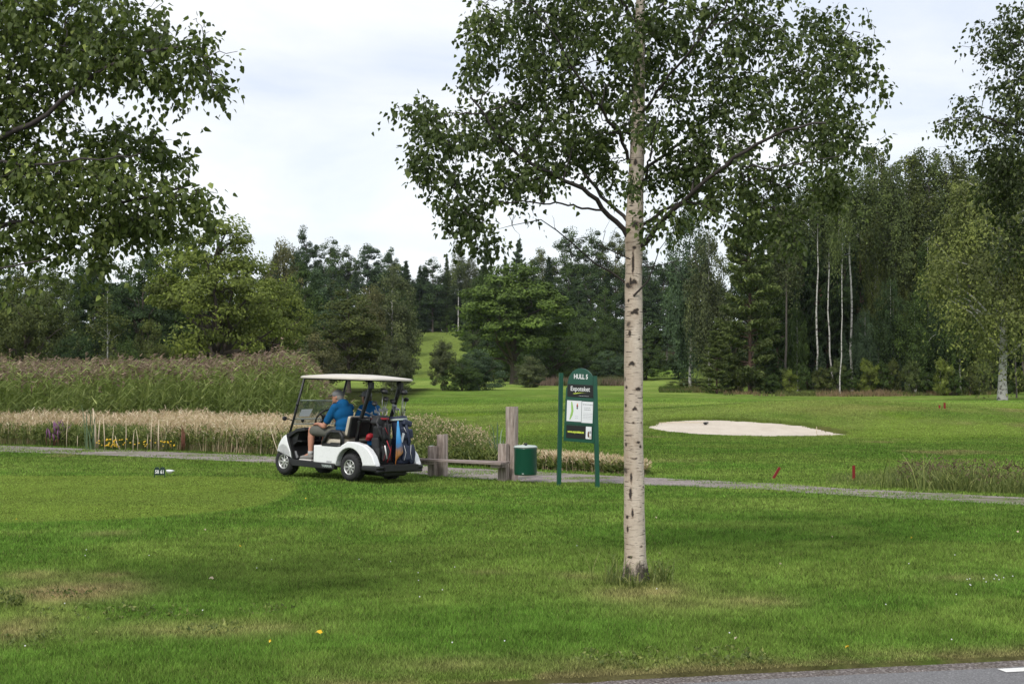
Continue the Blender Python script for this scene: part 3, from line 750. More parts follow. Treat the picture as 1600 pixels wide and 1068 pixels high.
def meadow():
    """dry tan grass and weeds between the path and the reeds"""
    rng = np.random.default_rng(22)
    tan, weed = Cat(), Cat()
    N = 36000
    u = rng.uniform(-60, 1010, N); dist = rng.uniform(.3, 8.0, N) ** 1.0
    s = rng.uniform(0, 1, N)
    yf = np.interp(u, [a for a, _, _ in PATH_PX], PFAR[:, 1])
    y = yf + .55 + s * np.interp(u, [-60, 480, 560, 680, 790, 900, 1010], [4.8, 5.6, 7, 5.5, 1.5, 1.0, .8])
    x = (u - 800) / F * y
    # height profile along the strip
    H = np.interp(u, [-60, 470, 560, 640, 700, 790, 850, 960, 1010], [.74, .74, .78, .54, .48, .38, .27, .22, .16])
    patch = fbm(x * .7, y * .5, 14, 3)
    tn = sstep(.36, .5, patch + .12 * s + .08 * (1 - sstep(560, 640, u)) ) 
    tn = np.where((u > 560) & (u < 740), tn * np.where(rng.random(N) < .45, 1, 0), tn)
    istan = rng.random(N) < tn * np.interp(s, [0, .15, .4, 1], [.35, .65, .97, .9])
    h = H * rng.uniform(.65, 1.12, N) * np.where(istan, 1.0, .72) * (.85 + .3 * patch)
    z = ht(x, y); base = np.c_[x, y, z]
    lean = rng.normal(0, .13, (N, 2)) + np.array((.06, 0)); top = base + np.c_[lean * h[:, None], h]
    for sel, cat_ in ((istan, tan), (~istan, weed)):
        n = sel.sum(); b, t_ = base[sel], top[sel]
        m = b * .45 + t_ * .55
        V, Fc, sz, _ = quads_from(b, m, .012, rng); cat_.add(V, Fc, sz, rng.random(n) * .8)
        V, Fc, sz, _ = quads_from(m, t_, .009, rng); cat_.add(V, Fc, sz, rng.random(n))
        for k in range(4):
            tt = rng.uniform(.3 if cat_ is weed else .62, 1.0, n)[:, None]
            p = b * (1 - tt) + t_ * tt; L = rng.uniform(.05, .16, n) * (1 if cat_ is tan else 1.4); a = rng.uniform(0, 6.28, n)
            q = p + np.c_[np.cos(a) * L * .6, np.sin(a) * L * .6, L * rng.uniform(.0, .9, n)]
            V, Fc, sz, _ = quads_from(p, q, .020 if cat_ is tan else .028, rng); cat_.add(V, Fc, sz, rng.random(n))
    o = link('dry_meadow_grass', tan.mesh('dry_meadow_grass', MAT['tan'])); tag(o, 'tan dry meadow grass along the far side of the gravel path', 'grass', kind='stuff')
    o = link('meadow_weeds', weed.mesh('meadow_weeds', MAT['weed'])); tag(o, 'mixed green weeds growing in front of and among the dry grass', 'weeds', kind='stuff')
    # taller thistles gone to seed, right of the cart
    th, se = Cat(), Cat(); N = 900
    u = np.concatenate((rng.uniform(640, 760, 650), rng.uniform(520, 640, 250))); y = np.interp(u, [a for a, _, _ in PATH_PX], PFAR[:, 1]) + rng.uniform(.8, 5, N); x = (u - 800) / F * y
    h = rng.uniform(.42, .84, N) * np.interp(u, [500, 700, 770], [1.2, 1, .6]); z = ht(x, y); b = np.c_[x, y, z]; t_ = b + np.c_[rng.normal(0, .1, (N, 2)), h]
    V, Fc, sz, _ = quads_from(b, t_, .012, rng); th.add(V, Fc, sz, rng.random(N) * .6)
    for k in range(9):
        tt = rng.uniform(.35, 1, N)[:, None]; p = b * (1 - tt) + t_ * tt; a = rng.uniform(0, 6.28, N); L = rng.uniform(.08, .2, N)
        q = p + np.c_[np.cos(a) * L, np.sin(a) * L * .7, L * .8]
        V, Fc, sz, _ = quads_from(p, q, .016, rng); th.add(V, Fc, sz, rng.random(N))
        if k % 2 == 0:
            q2 = q + rng.normal(0, .02, (N, 3)); V, Fc, sz, _ = quads_from(q2, q2 + np.array((0, 0, .03)), .03, rng); se.add(V, Fc, sz, rng.random(N) * .7)
    o = empty('seeding_thistles'); tag(o, 'thistles gone to pale brown seed heads between the cart and the bench', 'thistles', kind='stuff')
    link('stems', th.mesh('thistle_stems', MAT['weed']), o); link('seed_heads', se.mesh('thistle_seed_heads', MAT['tan']), o)
meadow()

def tuft(name, xyz, n, h0, h1, w, rng, mat, label, cat='grass tuft', spread=.5, group=None):
    V, Fc, sz, rn = strap_leaves(np.zeros(3), n, h0, h1, w, rng, spread)
    me = np_mesh(name, V, Fc, sz, mat=MAT[mat], frnd=rn); o = link(name, me); o.location = xyz
    return tag(o, label, cat, group)

def rough_right():
    """sedge and iris growing in the ditch to the right"""
    rng = np.random.default_rng(23)
    g = Cat(); N = 9500
    u = np.concatenate((rng.uniform(1385, 1680, 7500), rng.uniform(1290, 1400, 2000))); yf = np.interp(u, [a for a, _, _ in PATH_PX], PFAR[:, 1])
    y = yf + .42 + rng.uniform(0, 1, N) * np.interp(u, [1290, 1380, 1600], [2.6, 2.8, 2.0]); x = (u - 800) / F * y
    h = np.interp(u, [1290, 1370, 1430, 1680], [.05, .09, .26, .30]) * rng.uniform(.3, 1.25, N) * (.3 + 1.3 * fbm(x * 2.2, y * 2.2, 9)); b = np.c_[x, y, ht(x, y)]
    L = rng.normal(0, .35, (N, 2)); m = b + np.c_[L * h[:, None] * .4, h * .6]; t_ = b + np.c_[L * h[:, None], h]
    rr = rng.random(N)
    V, Fc, sz, _ = quads_from(b, m, .012, rng); g.add(V, Fc, sz, rr)
    V, Fc, sz, _ = quads_from(m, t_, .010, rng); g.add(V, Fc, sz, rr)
    o = link('ditch_sedge', g.mesh('ditch_sedge', MAT['weed'])); tag(o, 'olive sedge and grass growing in the ditch beyond the path', 'grass', kind='stuff')
    g = Cat(); N = 1300
    u = rng.uniform(1400, 1680, N); yf = np.interp(u, [a for a, _, _ in PATH_PX], PFAR[:, 1]); y = yf + .5 + rng.uniform(0, 1.8, N); x = (u - 800) / F * y
    b = np.c_[x, y, ht(x, y) + rng.uniform(.1, .42, N)]
    V, Fc, sz, _ = quads_from(b, b + np.c_[rng.normal(0, .03, (N, 2)), rng.uniform(.02, .05, N)], .018, rng); g.add(V, Fc, sz, rng.random(N) * .6)
    o = link('ditch_seed_heads', g.mesh('ditch_seed_heads', MAT['sedgehead'])); tag(o, 'brown seed heads scattered over the ditch grass', 'seed heads', kind='stuff')
    for (u, v, n, hh, lab) in ((1432, 768, 9, .8, 'tallest clump of stiff iris leaves in the ditch grass'), (1385, 764, 8, .62, 'smaller clump of iris leaves between the red stake and the tallest clump'),
                               (1452, 769, 6, .5, 'low iris clump beside yellow flowers in the ditch')):
        p = G(u, v); tuft('iris_clump', (p[0], p[1], hz(p[0], p[1])), n, hh * .35, hh, .015, rng, 'weed', lab, 'iris', .45, 'iris clumps in the ditch')
rough_right()

def small_plants():
    rng = np.random.default_rng(24)
    def at(u, v):
        p = G(u, v); return (p[0], p[1], hz(p[0], p[1]))
    # base of the near birch
    o = tuft('grass_tuft', at(958, 912), 80, .10, .30, .006, rng, 'weed', 'long yellow green grass tuft at the left foot of the near birch', spread=.8)
    tuft('grass_tuft', at(1034, 912), 70, .08, .24, .006, rng, 'weed', 'short half dry grass tuft at the right foot of the near birch', spread=.9)
    tuft('grass_tuft', at(985, 918), 90, .06, .14, .007, rng, 'weed', 'low grass tuft in front of the near birch trunk', spread=.9)
    o = leafy('sapling_shoots', at(1020, 908), 14, .34, rng, 'leafy birch shoots sprouting right beside the near birch trunk', 'shoots')
    # weeds by the left edge
    leafy('broadleaf_weed', at(12, 950), 26, .24, rng, 'dark broadleaf weed at the left edge of the lawn', 'weed')
    leafy('broadleaf_weed', at(145, 958), 30, .10, rng, 'flat patch of broadleaf weed on the worn lawn', 'weed', wide=.45)
    leafy('broadleaf_weed', at(980, 1030), 60, .07, rng, 'broadleaf weed patch at the gravel road edge', 'weed', wide=.35)
    leafy('broadleaf_weed', at(1130, 1028), 60, .08, rng, 'darker weed mat spilling over the road edge gravel', 'weed', wide=.30)
    for (u, v, n, w, lab) in ((100, 930, 50, .30, 'low weeds left of the worn brown lawn patch'), (225, 960, 60, .40, 'wide low weed patch right of the worn brown lawn patch'), (330, 985, 40, .25, 'low weeds below the middle of the worn lawn'), (60, 1000, 60, .35, 'low weeds near the lower left lawn corner'), (420, 955, 36, .22, 'sparse weeds right of the worn lawn')):
        leafy('lawn_weeds', at(u, v), n, .07, rng, lab, 'weed', wide=w)
    leafy('nettle_patch', at(955, 732), 60, .42, rng, 'bright green nettle patch behind the right sign post', 'nettles', wide=.45)
    # flowers in the meadow
    m = MB(); st = MB(); p0 = at(92, 697)
    for i in range(26):
        x, y = rng.normal(0, .22), rng.normal(0, .12); h = rng.uniform(.35, .78) * (1 - .5 * min(1, abs(x) / .5))
        st.tube([(x, y, 0), (x + rng.normal(0, .03), y, h * .5)], .008, 4); m.tube([(x, y, h * .45), (x + rng.normal(0, .03), y, h * .8), (x + rng.normal(0, .04), y, h)], [.022, .026, .006], 5)
    e = empty('purple_loosestrife', p0, 0, 'purple loosestrife in flower at the path edge', 'flower'); m.build('flower_spikes', MAT['purple'], e); st.build('stems', MAT['brown'], e)
    for (u, v, n, w, lab) in ((172, 703, 44, .3, 'larger clump of yellow tansy beside the bleached stalks'), (252, 705, 14, .4, 'thin yellow flower clump left of the brown dock spike'),
                              (225, 704, 8, .2, 'smallest yellow flower clump in the dry grass')):
        m = MB(); st = MB()
        for i in range(n):
            x, y, h = rng.normal(0, w * .5), rng.normal(0, .12), rng.uniform(.08, .27)
            st.tube([(x * .8, y * .8, 0), (x, y, h)], .004, 3); m.ell((x, y, h), (.024, .024, .014), u=6, v=4)
        e = empty('yellow_flowers', at(u, v), 0, lab, 'flowers', 'yellow flower clumps by the path'); m.build('blossoms', MAT['yellow'], e); st.build('stems', MAT['weed'], e)
    m = MB()
    for i in range(3): m.tube([(i * .03 - .03, 0, 0), (i * .03 - .03, .01, .3), (i * .035 - .03, 0, .62 - .08 * i)], [.006, .022, .008], 6)
    o = m.build('dock_spike', MAT['brown'], None); o.location = at(286, 705); tag(o, 'dark red brown dock seed spike standing at the path edge', 'dock plant')
    tuft('cattail_clump', at(145, 702), 9, .7, 1.15, .035, rng, 'bluegr', 'blue green cattail leaves above the dry grass', 'cattail', .22)
    tuft('cattail_clump', at(778, 727), 8, .5, .98, .035, rng, 'bluegr', 'grey green cattail leaves left of the tall bench post', 'cattail', .2)
    for (u, v, h, w, lean, lab) in ((104, 699, .75, .014, 0, 'tall one right of the loosestrife'), (121, 699, .3, .014, 0, 'short stub left of the cattail'), (150, 701, 1.0, .045, -.05, 'broadest one beside the cattail'),
                                  (153, 701, .7, .03, .05, 'second broad one touching the broadest'), (164, 702, .85, .02, -.05, 'upright one over the tansy'), (176, 702, .6, .014, 0, 'thin one over the tansy'),
                                  (188, 703, .35, .02, -.5, 'leaning one right of the tansy'), (196, 703, .75, .016, .04, 'tall one right of the leaning stalk'), (208, 704, .5, .014, 0, 'short one between tansy clumps'),
                                  (215, 704, .55, .014, .03, 'slim one in the middle of the row'), (236, 705, .9, .016, 0, 'very tall one in the middle of the row'), (248, 705, .75, .026, -.03, 'pale thick one left of the dock spike'),
                                  (230, 704, .4, .014, .02, 'short one before the very tall stalk'), (437, 714, .7, .016, -.35, 'slanting one left of the cart wheel'), (446, 714, .5, .014, -.3, 'shorter slanting one left of the cart wheel')):
        m = MB(); m.tube([(0, 0, 0), (lean * h * .5, 0, h * .5), (lean * h + rng.normal(0, .04), .02, h)], [w * .7, w * .6, w * .25], 6)
        o = m.build('dead_stalk', MAT['stalk']); o.location = at(u, v); tag(o, 'bleached dead reed stalk, ' + lab, 'stalk', 'bleached dead stalks along the path')
    # fallen leaves and clover heads
    spots = [(498, 1000, 'largest yellow fallen leaf near the lower lawn', .06), (422, 1015, 'pale fallen leaf left of the largest yellow one', .035), (375, 861, 'small yellow leaf in the middle of the lawn', .03), (26, 818, 'small yellow leaf at the left lawn', .03),
             (478, 785, 'yellow leaf on the far lawn below the cart', .035), (320, 835, 'brown leaf on the dark lawn stripe', .03), (1025, 815, 'dry leaf right of the near birch trunk', .04), (1220, 890, 'pale leaf on the right lawn', .03),
             (1324, 1024, 'orange leaf lying by the road gravel', .05), (1590, 838, 'pale leaf at the far right of the lawn', .04), (330, 913, 'brown curled leaf below the worn patch', .05), (1300, 846, 'tiny pale leaf on the right lawn', .03),
             (1425, 868 - 20, 'thin yellow leaf near the ditch side lawn', .03), (1150, 1010, 'brown leaf above the road edge', .04)]
    for i, (u, v, lab, s) in enumerate(spots):
        m = MB(); s *= .45
        vs = [m.bm.verts.new(q) for q in ((-s, 0, 0), (-s * .3, s * .6, .012), (s * .5, s * .4, .02), (s, 0, .006), (s * .4, -s * .5, 0), (-s * .4, -s * .5, .014))]
        m.bm.faces.new(vs)
        o = m.build('fallen_leaf', MAT['yellow' if 'yellow' in lab or 'orange' in lab else 'stalk']); p = at(u, v); o.location = (p[0], p[1], p[2] + .05); o.rotation_euler = (.25, 0, i * 1.3); tag(o, lab, 'leaf', 'leaves fallen on the lawn')
    m = MB()
    for k in range(38):
        u, v = rng.uniform(0, 1600), rng.uniform(850, 1020)
        if k < 9: u, v = rng.uniform(1500, 1600), rng.uniform(900, 925)
        p = at(u, v); m.ell((p[0], p[1], p[2] + .042), (.0055, .0055, .005), u=6, v=4)
    tag(m.build('clover_heads', MAT['letter']), 'white clover heads dotted through the near lawn', 'clover', kind='stuff')

def leafy(name, xyz, n, h, rng, label, cat, wide=None):
    wide = wide or h * .5
    c = Cat()
    for i in range(n):
        a = rng.uniform(0, 6.28); r = wide * math.sqrt(rng.random()); b = np.array((math.cos(a) * r, math.sin(a) * r, 0)); hh = h * rng.uniform(.5, 1) * (1 - .5 * r / wide)
        t_ = b + np.array((rng.normal(0, .05), rng.normal(0, .05), hh))
        V, Fc, sz, _ = quads_from(b[None], t_[None], .006, rng); c.add(V, Fc, sz, [.3])
        k = 7; tt = rng.uniform(.2, 1, k)[:, None]; p = b * (1 - tt) + t_ * tt
        V, Fc, S = leafset(p, rng, .030 * (1 + h), .018 * (1 + h), up=.5); c.add(V, Fc, S, np.repeat(rng.random(k), 2))
    o = link(name, c.mesh(name, MAT['weed'])); o.location = (xyz[0], xyz[1], xyz[2] - .01)
    return tag(o, label, cat)

LEAFX = np.array([(0, 0), (.48, .22), (.30, .62), (0, 1.0), (-.30, .62), (-.48, .22)])
def leafset(P0, rng, ln, wd, up=.3, axis=None, jit=.25):
    """ovate leaves: two quads each meeting at the midrib, slightly folded"""
    n = len(P0)
    A = rng.normal(0, 1, (n, 3)) if axis is None else axis + rng.normal(0, jit, (n, 3))
    A /= np.linalg.norm(A, axis=1)[:, None] + 1e-9
    Nn = rng.normal(0, 1, (n, 3)) + np.array((0, 0, up * 3)); S = np.cross(A, Nn); S /= np.linalg.norm(S, axis=1)[:, None] + 1e-9
    Nn = np.cross(S, A)
    ls_ = rng.uniform(.5, 1.25, n)[:, None]; ln = ln * ls_; wd = wd * ls_ * rng.uniform(.75, 1.15, n)[:, None]
    pts = []
    for (x, y) in LEAFX:
        pts.append(P0 + A * ln * y + S * wd * x * 1.0 + Nn * (abs(x) * .35 * wd))
    V = np.stack(pts, 1).reshape(-1, 3)
    b = np.arange(n)[:, None] * 6
    Fc = np.concatenate((b + np.array([[0, 1, 2, 3]]), b + np.array([[0, 3, 4, 5]])), 1).reshape(-1, 4)
    return V, Fc, np.full(2 * n, 4)
small_plants()
# ------------------------------------------------------------------ near birches (branch skeleton grown towards sampled twig ends)
def tubes_np(segs, nside=5):
    """segs: list of (points (k,3), radii (k,)); returns V, F"""
    Vs = []; Fs = []; base = 0
    ang = np.linspace(0, 2 * np.pi, nside, endpoint=False); ca, sa = np.cos(ang), np.sin(ang)
    for pts, rad in segs:
        pts = np.asarray(pts); k = len(pts)
        t = np.gradient(pts, axis=0); t /= np.linalg.norm(t, axis=1)[:, None] + 1e-9
        ref = np.array((0, 0, 1.0)) if abs(t[:, 2].mean()) < .9 else np.array((1.0, 0, 0))
        x = np.cross(t, ref); x /= np.linalg.norm(x, axis=1)[:, None] + 1e-9; y = np.cross(t, x)
        ring = pts[:, None, :] + (x[:, None, :] * ca[None, :, None] + y[:, None, :] * sa[None, :, None]) * np.asarray(rad)[:, None, None]
        Vs.append(ring.reshape(-1, 3)); i = np.arange((k - 1) * nside).reshape(k - 1, nside); j = np.roll(i, -1, 1)
        Fs.append(np.stack((i, j, j + nside, i + nside), -1).reshape(-1, 4) + base); base += k * nside
    return np.concatenate(Vs), np.concatenate(Fs)
def curve(p0, p1, rng, k=6, sag=.12, wig=.04):
    t = np.linspace(0, 1, k)[:, None]; L = np.linalg.norm(p1 - p0)
    p = p0 * (1 - t) + p1 * t
    p[:, 2:] += sag * L * np.sin(np.pi * t)
    w = rng.normal(0, wig * L, (k, 3)); w[0] = 0; w[-1] = 0
    return p + w

def near_birch(name, origin, trunk, limbs, clumps, rng, label, leaf=.048, n_sub=120, n_twig=900, per=24, depth=1.0, color=(1, 1, 1), trunk_mat='birch', droop=.16, bare=(), scars=None):
    """trunk: list of (x, y, z, r) local; limbs: list of (list of points, r0); clumps: (centre(3), radii(3), weight)"""
    root = empty(name, origin, 0, label, 'birch tree')
    org = np.array(origin, float)
    tr = np.array(trunk)
    # trunk with slight flutes
    n = 28 if not scars else 64; zz = np.linspace(tr[0, 2], tr[-1, 2], 90) if not scars else np.concatenate((np.arange(-.03, 5.2, .011), np.linspace(5.25, tr[-1, 2], 40))); k = len(zz)
    V = []; SC = []
    for z in zz:
        cx, cy, r = np.interp(z, tr[:, 2], tr[:, 0]), np.interp(z, tr[:, 2], tr[:, 1]), np.interp(z, tr[:, 2], tr[:, 3])
        for a in range(n):
            th = 2 * math.pi * a / n
            rr = r * (1 + .10 * math.exp(-z * 7) * math.sin(5 * th + 1) + .05 * (mnoise.noise(Vector((math.cos(th) * 1.5, math.sin(th) * 1.5, z * 5))))
                      + .02 * mnoise.noise(Vector((math.cos(th) * 5, math.sin(th) * 5, z * 22))))
            V.append((cx + rr * math.cos(th), cy + rr * math.sin(th), z)); SC.append((th, z))
    i = np.arange((k - 1) * n).reshape(k - 1, n); j = np.roll(i, -1, 1) ; j = np.where(np.arange(n)[None, :] == n - 1, i - (n - 1), i + 1)
    Fc = np.stack((i, j, j + n, i + n), -1).reshape(-1, 4)
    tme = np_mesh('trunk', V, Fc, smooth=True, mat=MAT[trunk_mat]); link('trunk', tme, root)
    if scars:
        SC = np.array(SC); val = np.zeros(len(SC))
        for (a0, z0, wa, hz_, chev) in scars:
            da = (SC[:, 0] - a0 + math.pi) % (2 * math.pi) - math.pi; dz = SC[:, 1] - z0 + chev * np.abs(da) / wa * hz_
            val = np.maximum(val, np.exp(-(da / wa) ** 2 * 1.1 - (dz / hz_) ** 2 * 1.1))
        a_ = tme.attributes.new('scar', 'FLOAT', 'POINT'); a_.data.foreach_set('value', (val * .85).astype(np.float32))
    segs = []; pool = []; poolr = []
    for z in np.linspace(trunk_first_limb(limbs), tr[-1, 2], 40):
        pool.append((np.interp(z, tr[:, 2], tr[:, 0]), np.interp(z, tr[:, 2], tr[:, 1]), z)); poolr.append(.03)
    def add(pts, r0, r1):
        pts = np.asarray(pts); rad = np.linspace(r0, r1, len(pts)); segs.append((pts, rad))
        for q, r in zip(pts[1:], rad[1:]): pool.append(tuple(q)); poolr.append(r)
    for pts, r0 in limbs:
        pts = np.asarray(pts, float); d = np.concatenate(([0], np.cumsum(np.linalg.norm(np.diff(pts, axis=0), axis=1)))); t = np.linspace(0, d[-1], 22)
        q = np.stack([np.interp(t, d, pts[:, a]) for a in range(3)], -1)
        for _ in range(3): q[1:-1] = (q[:-2] + 2 * q[1:-1] + q[2:]) / 4
        q += rng.normal(0, .008, q.shape); add(q, r0, r0 * .32)
    w = np.array([c[2] for c in clumps], float); w /= w.sum()
    def sample(m, shell=.55):
        ci = rng.choice(len(clumps), m, p=w); out = []
        for c in ci:
            ctr, rad, _ = clumps[c]; d = rng.normal(0, 1, 3); d /= np.linalg.norm(d); r = rng.random() ** shell
            out.append(np.array(ctr) + d * r * np.array(rad))
        return np.array(out)
    def grow(targets, r0, r1, k, maxlen, sag, wig, upk=.9):
        got = []
        for tgt in targets:
            Pn = np.array(pool); dv = tgt - Pn; dist = np.linalg.norm(dv, axis=1)
            cost = dist + upk * np.maximum(0, Pn[:, 2] - tgt[2])
            b = int(np.argmin(cost)); L = dist[b]
            if L < .05: continue
            if L > maxlen and maxlen > 0: tgt = Pn[b] + dv[b] / L * maxlen; L = maxlen
            c = curve(Pn[b], tgt, rng, k, sag, wig); rr = min(r0 * (.5 + L), poolr[b] * .8)
            add(c, max(rr, r1), r1); got.append(c)
        return got
    sub = sample(n_sub, .6)
    sub = sub[np.argsort([min(np.linalg.norm(np.array(pool) - s, axis=1)) for s in sub])]
    grow(sub, .011, .004, 8, 0, .10, .035)
    tg = sample(n_twig, .42); out_ = rng.random(len(tg)) < .22; tg[out_] += (tg[out_] - tg[out_].mean(0)) * rng.uniform(.0, .06, (out_.sum(), 1)) + rng.normal(0, .10, (out_.sum(), 3))
    tw = grow(tg, .0045, .0016, 6, .95, .10, .05, .5)
    for pts, r0 in bare:
        pts = np.asarray(pts, float); rad = np.linspace(r0, .0015, len(pts)); segs.append((pts, rad))
        for _ in range(5):
            a = rng.integers(1, len(pts)); segs.append((curve(pts[a], pts[a] + rng.normal(0, .22, 3) * np.array((1, 1, .6)), rng, 5, .05, .06), np.linspace(.003, .001, 5)))
    V, Fc = tubes_np([s for s in segs if s[1][0] > .008], 9)
    link('limbs', np_mesh('limbs', V, Fc, smooth=True, mat=MAT['twig']), root)
    V, Fc = tubes_np([s for s in segs if s[1][0] <= .008], 4)
    link('twigs', np_mesh('twigs', V, Fc, smooth=True, mat=MAT['twig']), root)
    pts = []; ax = []
    for c in tw:
        m = int(per * rng.uniform(.6, 1.3)); t = rng.uniform(.18, 1.0, m) * (len(c) - 1); i0 = np.minimum(t.astype(int), len(c) - 2); f = (t - i0)[:, None]
        p = c[i0] * (1 - f) + c[i0 + 1] * f; off = rng.normal(0, .05, (m, 3)); off[:, 2] = off[:, 2] * .6 - np.abs(rng.normal(0, .05, m)); pts.append(p + off)
        a = off.copy(); a /= np.linalg.norm(a, axis=1)[:, None] + 1e-9; a[:, 2] -= .55; ax.append(a)
        # hanging tip shoot
        m = int(rng.integers(3, 8)); L = rng.uniform(.08, .30) * (droop / .16); tt = np.linspace(0.1, 1, m)[:, None]; d = np.array((rng.normal(0, .3), rng.normal(0, .3), -.9))
        pts.append(c[-1] + d * L * tt + rng.normal(0, .012, (m, 3))); ax.append(np.tile(np.array((0, 0, -1.0)), (m, 1)) + rng.normal(0, .5, (m, 3)))
    pts = np.concatenate(pts); ax = np.concatenate(ax)
    V, Fc, S = leafset(pts, rng, leaf, leaf * .80, up=.04, axis=ax, jit=.35)
    r = np.clip(rng.beta(2.2, 3.2, len(pts)) + (fbm(pts[:, 0] * 2.2, pts[:, 2] * 2.2, 3) - .5) * .5, 0, .97); r[rng.random(len(pts)) < .012] = 1.0
    o = link('crown', np_mesh('crown', V, Fc, S, mat=MAT['leaf'], frnd=np.repeat(r, 2)), root); o.color = (*color, 1)
    return root
def trunk_first_limb(limbs): return min(min(q[2] for q in p) for p, _ in limbs) + .2 if limbs else 2.0

def birch_centre():
    d = 12.2; o = G(992, 908); o = np.array((o[0], o[1], 0)); d = o[1]
    def L(u, v, dd=0.0): return P(u, v, d + dd) - o
    rng = np.random.default_rng(101)
    # trunk centre and half-width measured down the stem (px)
    prof = [(908, 993, 25), (895, 993, 20), (870, 992.5, 17), (800, 991, 16.2), (700, 990, 15.2), (600, 989.5, 14.6), (500, 990, 14), (440, 990, 13.6), (400, 990.5, 13.5), (360, 991, 14.5),
            (300, 993, 12.5), (200, 997, 10.8), (100, 999, 8.8), (0, 1001, 6.8), (-150, 1004, 5), (-320, 1006, 4), (-480, 1008, 1.5)]
    k = d / F
    trunk = []
    for v, u, hw in prof:
        q = L(u, v); trunk.append((q[0], 0, q[2], hw * k))
    trunk[0] = (trunk[0][0], 0, -.03, trunk[0][3])
    limbs = [([L(984, 372), L(950, 335, -.1), L(927, 300, -.25), L(890, 284, -.4), L(863, 273, -.5), L(800, 240, -.7), L(770, 198, -.9), L(735, 150, -1.0)], .024),
             ([L(985, 348), L(960, 325, .1), L(942, 307, .2), L(925, 285, .3), L(912, 266, .4), L(880, 220, .7), L(850, 160, .9), L(830, 100, 1.0)], .017),
             ([L(940, 328, -.15), L(905, 322, -.3), L(882, 320, -.5), L(830, 315, -.7), L(760, 318, -.9), L(715, 330, -1.0)], .010),
             ([L(863, 273, -.5), L(830, 280, -.5), L(800, 292, -.4), L(770, 300, -.3)], .008),
             ([L(997, 392), L(1015, 375, -.1), L(1032, 345, -.3), L(1069, 315, -.5), L(1100, 285, -.7), L(1130, 255, -.8), L(1180, 225, -1.0), L(1230, 200, -1.2), L(1290, 190, -1.3)], .026),
             ([L(1003, 352), L(1025, 335, .1), L(1050, 322, .3), L(1110, 290, .7), L(1170, 270, 1.0), L(1240, 262, 1.2)], .016),
             ([L(996, 276), L(1020, 255, .2), L(1050, 235, .4), L(1100, 190, .8), L(1160, 130, 1.0), L(1230, 80, 1.1)], .016),
             ([L(990, 262), L(975, 225, -.1), L(950, 185, -.3), L(910, 130, -.6), L(870, 60, -.8), L(830, 10, -1)], .016),
             ([L(1000, 180), L(1030, 140, -.3), L(1080, 80, -.6), L(1130, 10, -.9), L(1180, -50, -1)], .014),
             ([L(997, 170), L(975, 120, .3), L(940, 60, .6), L(890, -10, .9)], .013),
             ([L(1000, 60), L(1040, 0, .2), L(1090, -80, .5)], .012), ([L(1000, 50), L(960, -20, -.2), L(920, -90, -.4)], .012),
             ([L(1130, 255, -.8), L(1200, 262, -.9), L(1260, 255, -1.1), L(1320, 240, -1.2)], .009),
             ([L(1000, 300), L(1010, 270, -.5), L(1020, 230, -1.0), L(1030, 170, -1.3)], .012), ([L(998, 230), L(985, 200, .5), L(980, 150, 1.0), L(970, 90, 1.3)], .012)]
    bare = [([L(982, 445, .1), L(955, 425, .1), L(930, 412, .05), L(900, 385, -.1), L(870, 360, -.3), L(845, 343, -.4), L(800, 352, -.6), L(778, 358, -.7)], .010),
            ([L(990, 462, -.08), L(1012, 440, -.15), L(1020, 420, -.2), L(1030, 390, -.25), L(1060, 350, -.3)], .009),
            ([L(985, 405, -.1), L(940, 385, -.2), L(920, 370, -.3)], .006), ([L(1012, 418, -.1), L(1050, 410, -.3), L(1085, 398, -.4)], .005)]
    px = [(690, 205, 55, 42, 1.1, -.9), (660, 262, 22, 36, .45, -.9), (668, 175, 24, 18, .3, -.9), (715, 300, 55, 36, .8, -.9), (748, 362, 40, 24, .45, -.9), (722, 345, 18, 26, .2, -.8), (800, 190, 85, 55, 1.8, -.5), (765, 30, 42, 52, .9, -.6), (740, 95, 22, 40, .35, -.4),
          (820, 90, 75, 80, 1.8, 0), (800, 285, 75, 38, 1.1, -.4), (895, 120, 90, 95, 2.3, 0), (900, 225, 75, 60, 1.5, .2), (870, 20, 90, 60, 1.6, .2), (960, 60, 90, 80, 2.0, .2), (950, 190, 45, 60, .7, .6), (945, 255, 30, 30, .3, .2),
          (1070, 60, 90, 90, 2.2, 0), (1075, 170, 75, 75, 1.8, 0), (1050, 265, 55, 38, .8, .2), (1140, 235, 85, 60, 2.0, -.2), (1180, 120, 90, 85, 2.4, 0), (1170, 20, 80, 50, 1.5, .2), (1215, 285, 95, 40, 1.6, 0), (1270, 200, 75, 60, 1.8, 0),
          (1320, 235, 40, 40, .5, -.5), (1285, 110, 70, 70, 1.7, 0), (1330, 60, 45, 55, .7, -.2), (1355, 150, 25, 40, .3, -.4), (1350, 200, 22, 16, .12, -.4), (1290, 25, 45, 40, .6, .2), (1240, 370, 22, 55, .30, -.4), (1285, 300, 45, 26, .4, -.2), (1130, 325, 60, 26, .6, -.3), (1190, 345, 45, 30, .35, .2),
          (1045, 345, 24, 26, .2, -.2), (1015, 350, 10, 40, .1, -.6), (960, -80, 160, 90, 3.0, 0), (1080, -190, 120, 110, 2.4, 0), (900, -160, 90, 90, 1.4, 0), (1000, -330, 70, 120, 1.2, 0), (1210, -70, 80, 60, 1.2, .3), (800, -70, 80, 55, 1.0, 0)]
    px += [(1000, 50, 40, 60, .5, -.7), (985, 140, 30, 45, .35, -.6), (1008, 215, 26, 36, .22, -.5), (990, 285, 22, 18, .12, -.4)]
    clumps = []
    for u, v, rx, ry, w, dd in px:
        q = L(u, v, dd); clumps.append((q, (rx * k, min(1.15, .35 + rx * k * .9), ry * k), w))
